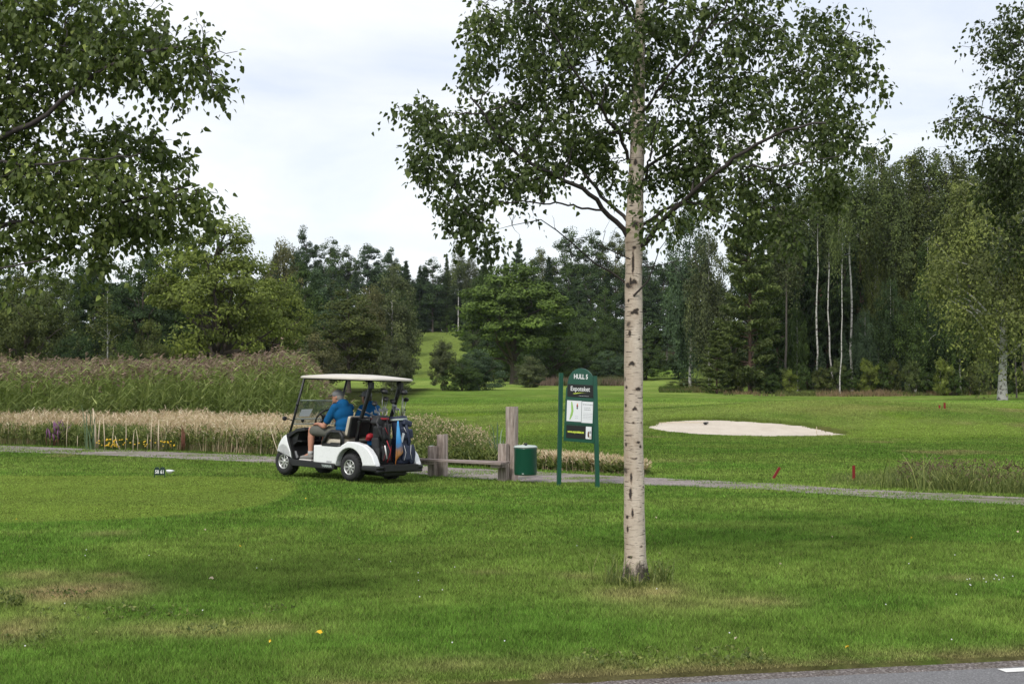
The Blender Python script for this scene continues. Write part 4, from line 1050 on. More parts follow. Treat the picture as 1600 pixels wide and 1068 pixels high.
    # branch scars and cracks seen on the near side (u, v, half width px, half height px, chevron), others round the back
    sp = [(988, 412, 3, 26, 0), (984, 440, 3, 10, 0), (990, 388, 5, 4, 0), (991, 352, 9, 8, 0), (985, 300, 6, 6, 0), (990, 440, 9, 6, .8), (990, 487, 10, 5, 1), (994, 484, 5, 3, 0), (983, 521, 4, 7, 0), (986, 567, 9, 5, 1), (976, 592, 3, 5, 0), (996, 607, 8, 4, .5), (978, 605, 4, 4, 0),
          (991, 637, 7, 4, 1), (977, 633, 4, 4, 0), (996, 690, 6, 2.5, 0), (977, 694, 4, 5, 0), (1000, 697, 4, 3, 0), (990, 716, 8, 2, -1), (985, 745, 3, 12, 0), (984, 770, 4, 14, 0), (987, 800, 3, 10, 0), (979, 806, 5, 4, 0), (1001, 852, 5, 2, 0), (983, 868, 7, 3, 0), (980, 825, 3, 8, 0),
          (979, 893, 6, 16, 0), (986, 902, 6, 10, 0), (999, 897, 8, 8, 0), (1005, 888, 4, 6, 0), (1003, 620, 3, 2, 0), (1001, 660, 3, 2, 0), (988, 660, 5, 2, 0), (1004, 760, 3, 2, 0), (995, 730, 4, 1.5, 0), (981, 470, 3, 4, 0), (998, 530, 3, 2, 0), (992, 255, 5, 8, 0), (996, 200, 4, 5, 0), (1000, 150, 5, 5, 0)]
    scars = []
    for u, v, w_, h_, ch in sp:
        q = L(u, v); cu = np.interp(-v, [-r[0] for r in prof], [r[1] for r in prof]); hw = np.interp(-v, [-r[0] for r in prof], [r[2] for r in prof])
        s_ = max(-.97, min(.97, (u - cu) / hw)); scars.append((1.5 * math.pi + math.asin(s_), q[2], w_ / hw * .8, h_ * k * .85, ch))
    for _ in range(40): scars.append((rng.uniform(.1, 3.0), rng.uniform(.1, 4.8), rng.uniform(.15, .4), rng.uniform(.008, .025), rng.choice((0, 1))))
    near_birch('birch_tree', tuple(o), trunk, limbs, clumps, rng, 'slim white barked birch standing alone on the near lawn, green sign to its left', leaf=.050, n_sub=240, n_twig=1620, per=24,
               color=(1.08, 1.20, .95), bare=bare, scars=scars)
birch_centre()

def birch_left():
    d = 9.6; k = d / F; ou = -300; o = np.array(((ou - 800) * k, d, 0.0))
    def L(u, v, dd=0.0): return P(u, v, d + dd) - o
    rng = np.random.default_rng(202)
    trunk = [(0, 0, -.03, .15), (0, 0, .3, .115), (0, 0, 1.5, .105), (.02, 0, 2.5, .095), (0, .02, 3.6, .075), (.03, 0, 5, .05), (0, 0, 6.6, .02)]
    limbs = [([L(-298, 420), L(-180, 330), L(-40, 240, -.1), L(30, 205, -.2), L(70, 190, -.25), L(100, 150, -.3), L(150, 112, -.3), L(200, 82, -.35), L(270, 75, -.4)], .030),
             ([L(-298, 470), L(-150, 400, .2), L(-20, 355, .2), L(60, 345, .1), L(120, 336, 0), L(200, 318, -.1), L(250, 296, -.2), L(300, 290, -.2)], .024),
             ([L(-298, 300), L(-200, 200, .3), L(-100, 100, .5), L(0, 40, .6), L(120, 5, .6)], .026), ([L(-120, 300), L(0, 270, .4), L(90, 240, .5), L(180, 215, .5)], .014),
             ([L(-40, 240, -.1), L(40, 260, -.5), L(120, 250, -.8), L(220, 240, -1.0)], .012), ([L(-298, 520), L(-150, 470, -.3), L(0, 420, -.5), L(80, 400, -.6)], .014)]
    px = [(60, 30, 130, 60, 2.6, .2), (200, 40, 90, 50, 1.5, -.1), (255, 95, 55, 42, .8, -.3), (310, 65, 22, 40, .20, -.3), (333, 120, 12, 36, .14, -.4), (60, 110, 80, 60, 1.6, .1), (165, 95, 55, 38, .7, -.2), (20, 200, 50, 90, 1.4, .1),
          (155, 215, 75, 36, 1.0, .3), (245, 225, 40, 34, .4, .2), (295, 235, 20, 14, .05, .1), (95, 285, 120, 60, 2.4, 0), (215, 290, 80, 46, 1.3, -.2), (300, 305, 36, 30, .35, -.2), (325, 335, 12, 22, .08, -.2), (140, 350, 100, 36, 1.1, 0), (230, 350, 45, 30, .3, -.1), (150, 400, 28, 36, .14, -.1),
          (40, 370, 55, 36, .6, 0), (60, 415, 40, 26, .15, -.3), (-90, 120, 110, 160, 4.0, .2), (-110, 330, 110, 90, 2.5, .1), (-260, 150, 120, 200, 3.0, 0), (-100, -120, 200, 110, 2.5, 0), (130, -60, 140, 60, 1.3, .3)]
    clumps = [(L(u, v, dd), (rx * k, min(.85, .25 + rx * k * .8), ry * k), w) for u, v, rx, ry, w, dd in px]
    near_birch('birch_tree', tuple(o), trunk, limbs, clumps, rng, 'nearest birch, its large leaved branches reaching in over the reeds', leaf=.050, n_sub=170, n_twig=1500, per=20, color=(1.4, 1.5, 1.05), droop=.2)
birch_left()

def birch_right():
    d = 14.2; k = d / F; ou = 1760; o = np.array(((ou - 800) * k, d, 0.0))
    def L(u, v, dd=0.0): return P(u, v, d + dd) - o
    rng = np.random.default_rng(303)
    trunk = [(0, 0, -.03, .14), (0, 0, .3, .105), (0, 0, 2, .095), (.02, 0, 3.6, .075), (.03, 0, 5, .05), (0, 0, 7.5, .02)]
    limbs = [([L(1758, 360), L(1690, 290), L(1640, 240), L(1590, 200, -.2), L(1530, 180, -.3)], .022), ([L(1758, 250), L(1700, 170), L(1640, 110), L(1590, 60, .2), L(1560, 30, .3)], .02),
             ([L(1758, 420), L(1700, 370, .3), L(1640, 330, .4), L(1580, 300, .4)], .018), ([L(1758, 150), L(1700, 60), L(1640, -10)], .016)]
    px = [(1590, 35, 40, 40, .6, 0), (1560, 78, 40, 18, .4, 0), (1515, 58, 22, 10, .08, 0), (1605, 120, 55, 50, 1.2, 0), (1575, 180, 55, 28, .8, 0), (1510, 185, 42, 20, .35, -.1), (1480, 190, 16, 9, .07, -.1), (1500, 152, 32, 7, .09, 0),
          (1590, 255, 55, 50, 1.4, 0), (1555, 235, 36, 26, .4, 0), (1560, 290, 40, 40, .7, .2), (1605, 350, 50, 55, 1.2, .2), (1580, 395, 30, 22, .2, .2), (1700, 200, 90, 200, 3.5, 0), (1700, -40, 110, 90, 2, 0)]
    clumps = [(L(u, v, dd), (rx * k, min(1.0, .3 + rx * k * .9), ry * k), w) for u, v, rx, ry, w, dd in px]
    near_birch('birch_tree', tuple(o), trunk, limbs, clumps, rng, 'birch whose dark branch tips hang in at the upper edge beside the yellow green birch', leaf=.046, n_sub=140, n_twig=800, per=19, color=(.9, .98, .85))
birch_right()

# ------------------------------------------------------------------ far trees
def diamonds(P0, nrm, size, rng, asp=1.6):
    n = len(P0); nrm = nrm / (np.linalg.norm(nrm, axis=1)[:, None] + 1e-9); r = rng.normal(0, 1, (n, 3)); A = np.cross(nrm, r); A /= np.linalg.norm(A, axis=1)[:, None] + 1e-9; B = np.cross(nrm, A)
    s = (size * rng.uniform(.6, 1.35, n))[:, None]
    V = np.stack((P0 - A * s * .5 * asp, P0 + B * s * .4, P0 + A * s * .5 * asp, P0 - B * s * .4 + nrm * s * .12), 1).reshape(-1, 3)
    return V, np.arange(4 * n).reshape(n, 4), np.full(n, 4)

def crown_pts(rng, H, Rr, cb, nc, cr, lpc, shape=1.0, flat=.62, wilt=0.0, top_pull=1.0, noise_=.35):
    """clump centres over a crown of height H, radius Rr, crown base cb; returns leaf points, normals, per-leaf value, clump centres"""
    cs = []
    ztop = H; ch = (ztop - cb)
    while len(cs) < nc:
        d = rng.normal(0, 1, 3); d /= np.linalg.norm(d); r = rng.random() ** .40
        p = d * r
        zrel = (p[2] + 1) / 2
        wdt = (math.sin(math.pi * min(1, max(0, zrel ** shape))) ** .6) if shape != 0 else 1
        q = np.array((p[0] * Rr, p[1] * Rr, cb + ch * zrel))
        q[:2] *= .55 + .45 * wdt
        q[:2] *= 1 + noise_ * (mnoise.noise(Vector((math.atan2(p[1], p[0]) * 1.3, zrel * 3, Rr))))
        cs.append(q)
    cs = np.array(cs)
    P_, N_, R_ = [], [], []
    ctr = np.array((0, 0, cb + ch * .45))
    for c in cs:
        m = int(lpc * rng.uniform(.5, 1.5)); rr = cr * rng.uniform(.6, 1.35)
        d = rng.normal(0, 1, (m, 3)); d /= np.linalg.norm(d, axis=1)[:, None]; rad = rng.random(m) ** .33
        p = d * rad[:, None] * rr; p[:, 2] *= flat; p[:, 2] = np.where(p[:, 2] < 0, p[:, 2] * .55, p[:, 2])
        if wilt: p[:, 2] -= rng.exponential(wilt, m)
        P_.append(c + p)
        out = (c - ctr); out = out / (np.linalg.norm(out) + 1e-6)
        N_.append(d * .6 + np.array((0, 0, .75)) + out * .35 + rng.normal(0, .45, (m, 3)))
        R_.append(np.clip(.5 + rng.normal(0, .13) + rng.normal(0, .17, m), 0, .93))
    return np.concatenate(P_), np.concatenate(N_), np.concatenate(R_), cs

def limbs_to(cs, H, cb, r0, rng, n, z_lo=None):
    segs = []; idx = rng.choice(len(cs), min(n, len(cs)), replace=False)
    for i in idx:
        c = cs[i]; hd = math.hypot(c[0], c[1]); z0 = max(z_lo if z_lo is not None else cb * .8, min(H * .8, c[2] - hd * rng.uniform(.4, .9)))
        p0 = np.array((0, 0, z0)); segs.append((curve(p0, c, rng, 6, .06, .04), np.linspace(r0 * (.25 + .35 * (1 - z0 / H)), .015, 6)))
    return segs
def stem(H, r0, rng, wob=.02, k=10, lean=0.0):
    z = np.linspace(-.3, H, k); t = z / H
    p = np.c_[np.cumsum(rng.normal(0, wob * H / k, k)) + lean * z, np.cumsum(rng.normal(0, wob * H / k, k)), z]; p[:2, :2] = 0
    r = r0 * (1 - .93 * np.clip(t, 0, 1)) ** .8; r[0] *= 1.35; return (p, r)

PROTO = {}
def proto(kind, var):
    if (kind, var) in PROTO: return PROTO[(kind, var)]
    rng = np.random.default_rng(abs(hash_name(kind)) % 10000 + var * 31)
    fol, bark = 'fol', 'fbark'; extra = None
    if kind == 'oak':
        H, Rr = 11.0, 5.6; p, n, r, cs = crown_pts(rng, H, Rr, 1.6, 120, 1.15, 210, .8, .55); size = .17; segs = [stem(H * .8, .36, rng)] + limbs_to(cs, H, 1.8, .36, rng, 46, 1.6)
    elif kind == 'roundoak':
        H, Rr = 12.0, 5.8; p, n, r, cs = crown_pts(rng, H, Rr, 1.9, 190, 1.05, 200, .75, .62, noise_=.12); size = .22; segs = [stem(H * .8, .40, rng)] + limbs_to(cs, H, 1.8, .36, rng, 40, 1.8)
    elif kind == 'broad':
        H, Rr = 12.0, 4.2; p, n, r, cs = crown_pts(rng, H, Rr, 1.6, 95, 1.0, 150, .9, .6); size = .19; segs = [stem(H * .9, .25, rng)] + limbs_to(cs, H, 2, .22, rng, 26)
    elif kind == 'willow':
        H, Rr = 7.0, 4.2; p, n, r, cs = crown_pts(rng, H, Rr, -.5, 130, .8, 190, .55, .75); size = .14; segs = [stem(H * .8, .2, rng)] + limbs_to(cs, H, .6, .16, rng, 24)
    elif kind == 'birch':
        H, Rr = 14.0, 3.8; p, n, r, cs = crown_pts(rng, H, Rr, 1.4, 125, .8, 160, .75, .7, .55); size = .17; bark = 'fbirch'
        segs = [stem(H * .96, .2, rng)] + limbs_to(cs, H, 3, .10, rng, 12, 2.5); n[:, 2] *= .4
    elif kind == 'bigbirch':
        H, Rr = 15.0, 5.4; p, n, r, cs = crown_pts(rng, H, Rr, 2.6, 170, .85, 210, .62, .7, .9); size = .145; bark = 'fbirch'
        segs = [stem(H * .96, .30, rng, .03)] + limbs_to(cs, H, 3, .17, rng, 30, 2.5); n[:, 2] *= .4
    elif kind == 'tallbirch':
        H, Rr = 20.0, 2.7; p, n, r, cs = crown_pts(rng, H, Rr, 10.0 if var else 8.5, 80, .75, 125, .62, .7, .7); size = .18; bark = 'fbirch' if var == 0 else 'gbark'
        segs = [stem(H * .97, .17, rng, .05, 14, rng.uniform(-.02, .02))] + limbs_to(cs, H, 7, .10, rng, 34, 6); n[:, 2] *= .4
    elif kind == 'barebirch':
        H, Rr = 20.0, 2.4; p, n, r, cs = crown_pts(rng, H, Rr, 12.0, 46, .75, 120, .6, .7, .7); size = .18; bark = 'fbirch'
        segs = [stem(H * .97, .12, rng, .06, 12, rng.uniform(-.035, .02))] + limbs_to(cs, H, 11, .07, rng, 12, 9); n[:, 2] *= .4
    elif kind == 'sapling':
        H, Rr = 9.0, 1.7; p, n, r, cs = crown_pts(rng, H, Rr, 2.6, 36, .55, 75, .6, .7, .3); size = .13; bark = 'fbirch'; segs = [stem(H * .97, .085, rng, .02)] + limbs_to(cs, H, 2.6, .05, rng, 10)
    elif kind == 'aspen':
        H, Rr = 15.0, 2.9; p, n, r, cs = crown_pts(rng, H, Rr, 3.5, 85, .8, 130, .8, .8); size = .2; bark = 'gbark'; segs = [stem(H * .95, .18, rng)] + limbs_to(cs, H, 3, .12, rng, 22)
    elif kind == 'shrub':
        H, Rr = 3.4, 2.6; p, n, r, cs = crown_pts(rng, H, Rr, .0, 70, .5, 130, .7, .8); size = .12; bark = 'gbark'; segs = [stem(H * .7, .05, rng)] + limbs_to(cs, H, .1, .05, rng, 12, .1)
    elif kind in ('spruce', 'pine'):
        P_, N_, R_, segs = [], [], [], []
        if kind == 'spruce': H, Rr, z0, dz, bark = 17.0, 3.1, .8, .48, 'fbark'
        else: H, Rr, z0, dz, bark = 15.0, 3.9, 1.0, 1.12, 'pbark'
        segs.append(stem(H, .21 if kind == 'spruce' else .2, rng, .008)); z = z0
        while z < H - .15:
            t = (z - z0) / (H - z0); L = Rr * ((1 - t) ** .75 if kind == 'spruce' else (min(1, .80 + .6 * t) * (1 - t) ** .62 + .03)); nb = rng.integers(6, 9) if kind == 'spruce' else rng.integers(8, 11)
            for b in range(nb):
                a = rng.uniform(0, 6.28); l = L * rng.uniform(.65, 1.12); d = np.array((math.cos(a), math.sin(a), 0))
                up = (-.22 + .35 * t) if kind == 'spruce' else (.02 + .35 * t)
                zz = z + rng.normal(0, dz * .18 if kind == 'pine' else dz * .3); k = 5; tt = np.linspace(0, 1, k)
                c = np.array((0, 0, zz)) + d * (l * tt)[:, None] + np.c_[np.zeros((k, 2)), l * (up * tt + (.14 if kind == 'spruce' else .12) * tt ** 2)]
                segs.append((c, np.linspace(.035 + .02 * l / Rr, .01, k)))
                m = int((36 if kind == 'spruce' else 170) * l / Rr * 2.2) + 8
                q = rng.uniform(.22 if kind == 'spruce' else .34, 1.04, m); cp = np.array((0, 0, zz)) + d * (l * q)[:, None] + np.c_[np.zeros((m, 2)), l * (up * q + .13 * q ** 2)]
                s = np.array((-d[1], d[0], 0)); wd = .16 + .34 * l / 3 * (1 - .5 * q)
                cp += s * (rng.normal(0, 1, m) * wd)[:, None]
                if kind == 'spruce': cp[:, 2] -= rng.exponential(.16, m)
                else: cp[:, 2] += rng.uniform(-.05, .24, m)
                P_.append(cp); N_.append(np.array((0, 0, .8)) + rng.normal(0, .55, (m, 3))); R_.append(np.clip(.5 + rng.normal(0, .12) + rng.normal(0, .14, m), 0, .92))
            z += dz * rng.uniform(.85, 1.15) * (1 - .25 * t)
        p, n, r = np.concatenate(P_), np.concatenate(N_), np.concatenate(R_); size = .17 if kind == 'spruce' else .17
    V, Fc, S = diamonds(p, n, size, rng, 2.4 if kind in ('pine', 'spruce') else 1.5)
    crown = np_mesh(kind + '_crown', V, Fc, S, mat=MAT[fol], frnd=r)
    V, Fc = tubes_np(segs, 7); trunk = np_mesh(kind + '_trunk', V, Fc, smooth=True, mat=MAT[bark])
    PROTO[(kind, var)] = (crown, trunk, H, Rr); return PROTO[(kind, var)]
def hash_name(s): return sum((i + 1) * ord(c) for i, c in enumerate(s))

NAME = dict(oak='oak_tree', roundoak='oak_tree', broad='broadleaf_tree', willow='bushy_willow', birch='weeping_birch', bigbirch='weeping_birch', tallbirch='tall_birch', barebirch='tall_birch', sapling='birch_sapling', aspen='aspen_tree', shrub='shrub', spruce='spruce_tree', pine='pine_tree')
CATN = dict(oak='oak tree', roundoak='oak tree', broad='tree', willow='willow', birch='birch tree', bigbirch='birch tree', tallbirch='birch tree', barebirch='birch tree', sapling='birch tree', aspen='tree', shrub='shrub', spruce='spruce tree', pine='pine tree')
_rt = random.Random(5)
def tree(kind, u, vtop, d, wpx, col, label, group=None, var=None, rz=None, dx=0.0):
    var = _rt.randrange(2) if var is None else var
    crown, trunk, H, Rr = proto(kind, var)
    x = (u - 800) / F * d; z = hz(x, d); top = P(u, vtop, d)[2]
    sz = (top - z) / H; sx = (wpx / F * d / 2) / (Rr * 1.05) if wpx else sz * _rt.uniform(.9, 1.15)
    o = empty(NAME[kind], (x, d, z), _rt.uniform(0, 6.28) if rz is None else rz, label, CATN[kind], group); o.scale = (sx, sx, sz)
    c = link('crown', crown, o); c.color = (*col, 1); link('trunk', trunk, o); return o
# ------------------------------------------------------------------ where the far trees stand
DK = (.030, .052, .022); DG = (.040, .066, .021); OL = (.060, .076, .026); YG = (.105, .135, .034); BG = (.050, .080, .048); GG = (.068, .084, .044); PN = (.082, .108, .042); LG = (.064, .086, .034); BO = (.085, .088, .045)
def forest():
    T = tree
    # ---- left bank behind the reeds
    T('willow', 38, 428, 72, 165, OL, 'round olive bushy willow at the left edge of the view behind the reeds', var=0)
    T('willow', -50, 440, 76, 150, DG, 'darker willow cut off by the left edge of the view')
    T('birch', 78, 408, 92, 110, LG, 'pale weeping birch rising behind the round olive willow', var=0)
    T('broad', -8, 392, 100, 120, DG, 'dark tree above the round willow, below the hanging birch branches')
    T('broad', 150, 396, 98, 130, DK, 'darkest broadleaf tree, behind the thin pale stemmed sapling', var=1)
    T('sapling', 167, 444, 64, 70, OL, 'thin pale stemmed young tree in front of the darkest broadleaf tree', var=0)
    T('broad', 222, 404, 92, 110, DK, 'dark tree between the thin sapling and the big spreading oak', var=0)
    T('willow', 232, 500, 74, 80, OL, 'low grey green bush left of the spreading oak trunk')
    T('willow', 120, 520, 70, 90, DK, 'low dark bush at the foot of the thin sapling')
    T('willow', 200, 530, 72, 70, DG, 'low green bush among the reeds left of the oak')
    T('oak', 336, 338, 80, 262, YG, 'big spreading yellow green oak whose trunk stands behind the reeds', var=0, rz=.4)
    T('oak', 420, 425, 88, 150, YG, 'smaller yellow green oak against the right side of the spreading oak', var=1)
    T('broad', 250, 372, 118, 110, DG, 'dark tree behind the left shoulder of the spreading oak')
    T('broad', 300, 360, 122, 100, DK, 'dark tree hidden mostly behind the middle of the spreading oak')
    for u, v, w, c, lab in ((395, 530, 120, DG, 'low dark shrub under the oak, nearest the reeds'), (455, 535, 110, BG, 'blue green shrub right of the oak, above the reed plumes'), (305, 535, 90, DK, 'dark low shrub behind the oak trunk'),
                            (490, 520, 100, BO, 'brownish low bush behind the cart roof')):
        T('willow', u, v, 96, w, c, lab)
    # ---- middle distance
    T('birch', 440, 366, 132, 84, BO, 'brown grey weeping birch showing over the smaller oak', var=1)
    T('broad', 545, 452, 104, 125, OL, 'broad olive bushy tree directly behind the cart', var=0)
    T('birch', 614, 412, 112, 98, GG, 'grey weeping birch with pale forked stems behind the cart', var=0)
    T('birch', 578, 440, 108, 70, BO, 'narrow brownish birch leaning against the grey weeping birch', var=1)
    T('willow', 620, 522, 98, 66, GG, 'grey green willow bush right of the cart roof')
    T('willow', 692, 530, 112, 56, GG, 'pointed grey willow bush before the mown slope', var=1)
    T('willow', 748, 546, 114, 96, BG, 'round blue green willow bush left of the lone oak trunk', var=0)
    T('willow', 722, 560, 110, 70, DG, 'low dark willow between the pointed bush and the round bush')
    T('willow', 828, 556, 128, 60, GG, 'low grey bush right of the lone oak trunk')
    T('roundoak', 803, 412, 150, 196, (.072, .112, .030), 'lone round dark green oak at the far end of the fairway', var=1, rz=1.2)
    T('oak', 865, 500, 160, 90, DG, 'lower dark oak touching the lone oak on its right', var=0)
    T('aspen', 505, 400, 150, 62, BG, 'pale blue green aspen below the skyline trees', var=0)
    # ---- hillside wood: skyline first, then the rows below it
    sky_ = [('broad', 478, 356, 54, DK, 'tall dark tree, highest left of the skyline behind the cart'), ('broad', 515, 372, 60, DG, 'dark skyline tree right of the highest one'), ('broad', 545, 386, 46, DG, 'dark skyline tree before the pale aspen crowns'),
            ('aspen', 575, 372, 48, BG, 'light crowned aspen standing highest over the grey birch'), ('aspen', 606, 384, 34, BG, 'narrow light aspen on the skyline right of the highest aspen'), ('spruce', 634, 406, 26, DK, 'small pointed spruce in the dip of the skyline'),
            ('spruce', 656, 414, 34, DK, 'spruce at the left end of the dark stand above the slope'), ('broad', 676, 402, 48, DK, 'dark round crowned tree over the mown slope'), ('spruce', 698, 396, 24, DG, 'slim spruce tip left of the pale tall birch'),
            ('tallbirch', 716, 378, 34, LG, 'pale tall thin birch standing above the slope'), ('tallbirch', 734, 400, 26, GG, 'second pale birch right of the tall thin one'), ('pine', 760, 390, 44, DG, 'rounded pine on the skyline left of the lone oak'),
            ('pine', 811, 378, 40, BG, 'layered pine peeping over the lone oak'), ('birch', 846, 388, 62, OL, 'olive birch on the skyline right of the layered pine'), ('broad', 893, 354, 60, DG, 'tallest dark tree on the hill left of the near trunk'),
            ('broad', 925, 358, 60, DG, 'second dark hill tree, just left of the near trunk'), ('broad', 962, 362, 56, OL, 'olive topped tree right behind the near trunk'), ('broad', 1012, 392, 60, DK, 'dark tree right of the near trunk on the hill'),
            ('broad', 1050, 400, 60, DG, 'dark hill tree beside the drooping blue birch'), ('spruce', 790, 402, 30, DK, 'spruce between the rounded and the layered pine'), ('broad', 448, 384, 60, DG, 'dark tree behind the brown grey birch on the skyline')]
    for k, u, v, w, c, lab in sky_: T(k, u, v, 285, w * 1.15, c, lab, 'trees on the hillside')
    rs = random.Random(9)
    CN = {DK: 'very dark', DG: 'dark green', OL: 'olive', YG: 'yellow green', BG: 'blue green', GG: 'grey green', PN: 'green', LG: 'light green', BO: 'brownish'}
    KN = dict(broad='round tree', spruce='spruce', birch='birch', aspen='narrow tree', willow='bushy tree')
    marks = sorted((u, t) for u, t in ((455, 'brown grey birch'), (505, 'pale aspen'), (545, 'olive bushy tree'), (590, 'leaning birch'), (625, 'grey weeping birch'), (655, 'slope left end'), (690, 'slope middle'), (720, 'tall thin birch'), (760, 'rounded pine'),
                   (800, 'lone oak crown'), (840, 'olive skyline birch'), (880, 'hole sign'), (915, 'right sign post'), (950, 'near trunk left edge'), (990, 'near birch trunk'), (1025, 'near trunk right edge'), (1060, 'grassy track'), (1090, 'drooping blue birch')))
    def mark(u): return min((abs(u - a), t) for a, t in marks)[1]
    ROWN = {258: 'second row', 225: 'fourth row', 245: 'third row', 205: 'fifth row', 186: 'lowest row', 298: 'hilltop stand', 294: 'hilltop undergrowth', 306: 'hilltop rear', 250: 'gap row', 176: 'foot row', 200: 'row behind the lone oak', 190: 'low row'}
    for (u0, u1, st, v, d, cols, ks) in ((430, 660, 30, 408, 258, (DK, DG, BG), ('broad', 'spruce')), (455, 650, 34, 445, 225, (DG, OL, DK), ('broad', 'birch')), (770, 1090, 30, 412, 245, (DG, DK, DK), ('broad', 'spruce', 'aspen')), (840, 1100, 34, 452, 205, (DG, DK, DK), ('broad', 'aspen')),
                                         (880, 1090, 36, 500, 186, (DG, BG, DK), ('broad', 'willow')), (640, 780, 20, 425, 298, (DK,), ('spruce', 'broad')), (636, 790, 18, 462, 294, (DK, DG), ('willow',)), (640, 800, 18, 440, 306, (DK, DG), ('willow', 'broad')), (752, 790, 16, 440, 250, (DK, DG), ('broad',)), (738, 930, 26, 528, 176, (DG, DK), ('willow',)), (745, 900, 30, 480, 200, (DG, DK), ('broad',)), (460, 640, 40, 500, 190, (DG, GG), ('broad', 'willow'))):
        u = u0
        while u < u1:
            kk = rs.choice(ks); cc = rs.choice(cols); T(kk, u + rs.uniform(-6, 6), v + rs.uniform(-14, 16), d + rs.uniform(-8, 8), rs.uniform(48, 66), cc, f'{CN[cc]} {KN[kk]}, hillside {ROWN[d]}, in line with {mark(u)}', 'filling trees on the hillside'); u += st
    for u in range(-110, 480, 44):
        bk = min((abs(u - a), t) for a, t in ((-80, 'willow cut off by the edge'), (-20, 'left edge of the round willow'), (38, 'round olive willow'), (78, 'pale weeping birch'), (120, 'low bush beside the sapling'), (165, 'thin sapling'), (215, 'grey green bush'), (255, 'left shoulder of the oak'), (300, 'left half of the oak crown'), (340, 'oak trunk'), (385, 'right half of the oak crown'), (430, 'smaller oak'), (470, 'reed end')))[1]
        T('broad', u + rs.uniform(-8, 8), (412 if u < 240 else 420) + rs.uniform(-14, 14), 128 + rs.uniform(-5, 5), 78, rs.choice((DK, DG)), 'dark back row tree far behind the ' + bk, 'back row trees on the far bank')
    for u, v, w, c, lab in ((905, 540, 80, DG, 'shrub behind the sign top at the wood edge'), (950, 548, 74, BG, 'blue green shrub left of the near trunk at the wood edge'), (1010, 545, 80, DG, 'shrub right of the near trunk at the wood edge'), (1060, 552, 60, DK, 'dark shrub left of the grassy track'),
                            (1075, 590, 80, OL, 'low spreading bush on the bank before the pine'), (980, 556, 60, DG, 'shrub straight behind the near trunk')):
        T('willow', u, v, 168 if u != 1075 else 120, w, c, lab)
    # ---- right wood
    T('birch', 1078, 306, 118, 96, BG, 'drooping blue green birch left of the layered pine', var=0)
    T('birch', 1108, 350, 114, 80, GG, 'grey drooping birch touching the pine from the left', var=1)
    T('pine', 1172, 292, 104, 136, PN, 'layered pine with orange stem at the corner of the wood', var=0)
    T('pine', 1120, 505, 102, 66, PN, 'short young pine under the left side of the layered pine', var=1)
    T('pine', 1215, 300, 116, 90, DG, 'tall thin pine just behind the layered pine', var=1)
    T('spruce', 1210, 545, 103, 40, DK, 'young spruce at the foot of the layered pine')
    st = [(1228, 290, 108, 58, GG, 'gaunt grey stem right of the layered pine'), (1276, 245, 110, 70, LG, 'brightest white stem in the wood, leaning slightly left'), (1300, 250, 111, 60, GG, 'thinner white stem right of the brightest one'), (1312, 262, 107, 44, LG, 'short curved white stem'),
          (1331, 212, 113, 84, LG, 'straight speckled stem, highest crown of the wood'), (1368, 224, 116, 74, OL, 'pale stem right of the highest crown'), (1383, 250, 117, 60, GG, 'stem with crown below its neighbours'), (1398, 248, 112, 60, LG, 'leaning slim stem in the dark of the wood'),
          (1418, 236, 114, 84, OL, 'broad crowned birch in the middle of the wood'), (1449, 222, 116, 84, LG, 'high crowned birch left of the yellow green birch'), (1482, 232, 118, 78, OL, 'birch crown behind the yellow green birch'), (1516, 240, 120, 80, LG, 'birch just behind the hanging branch tips'),
          (1560, 250, 122, 90, OL, 'birch crown behind the white double trunk'), (1600, 240, 118, 90, OL, 'birch at the right edge of the wood'), (1640, 250, 112, 90, DG, 'birch cut off by the right edge')]
    for u, v, d, w, c, lab in st: T('tallbirch', u, v, d, w * 1.15, c, lab, 'tall birches of the right wood', var=0 if u in (1276, 1300, 1312, 1331, 1368, 1418) else 1) if u not in (1276, 1300, 1312, 1331) else T('barebirch', u, v + (8 if u == 1331 else 0), d - 4, w * 1.05, c, lab, 'tall birches of the right wood', var={1276: 0, 1300: 1, 1312: 1, 1331: 0}[u], rz={1276: 0.0, 1300: 1.0, 1312: 3.0, 1331: 3.6}[u])
    for u, v, w, lab in ((1252, 330, 46, 'dark stemmed pine between the gaunt grey stem and the brightest white stem'), (1278, 340, 44, 'dark pine right behind the brightest white stem'), (1345, 330, 50, 'dark pine just right of the straight speckled stem'), (1292, 360, 44, 'dark pine behind the thinner white stem')):
        T('pine', u, v, 119, w * 1.3, DK, lab, 'pines among the birches')
    DEEP = {128: 'deep inside', 134: 'deeper inside', 140: 'rearmost', 124: 'low in shade', 121: 'lowest in shade', 130: 'at the corner'}
    for (u0, u1, stp, v, d, w) in ((1225, 1700, 30, 315, 128, 76), (1190, 1700, 34, 370, 134, 80), (1240, 1700, 32, 300, 140, 80), (1250, 1700, 36, 430, 124, 70), (1240, 1700, 34, 500, 121, 66), (1140, 1240, 30, 400, 130, 70)):
        u = u0
        while u < u1:
            kk = rs.choice(('spruce', 'broad')); nn = min((abs(u - q[0]), q[5]) for q in st)[1].split(',')[0] if u > 1215 else 'layered pine'
            T(kk, u + rs.uniform(-8, 8), v + rs.uniform(-22, 22), d + rs.uniform(-3, 3), w, DK, f'dark {KN[kk]} {DEEP[d]}, behind {nn}', 'filling trees in the right wood'); u += stp
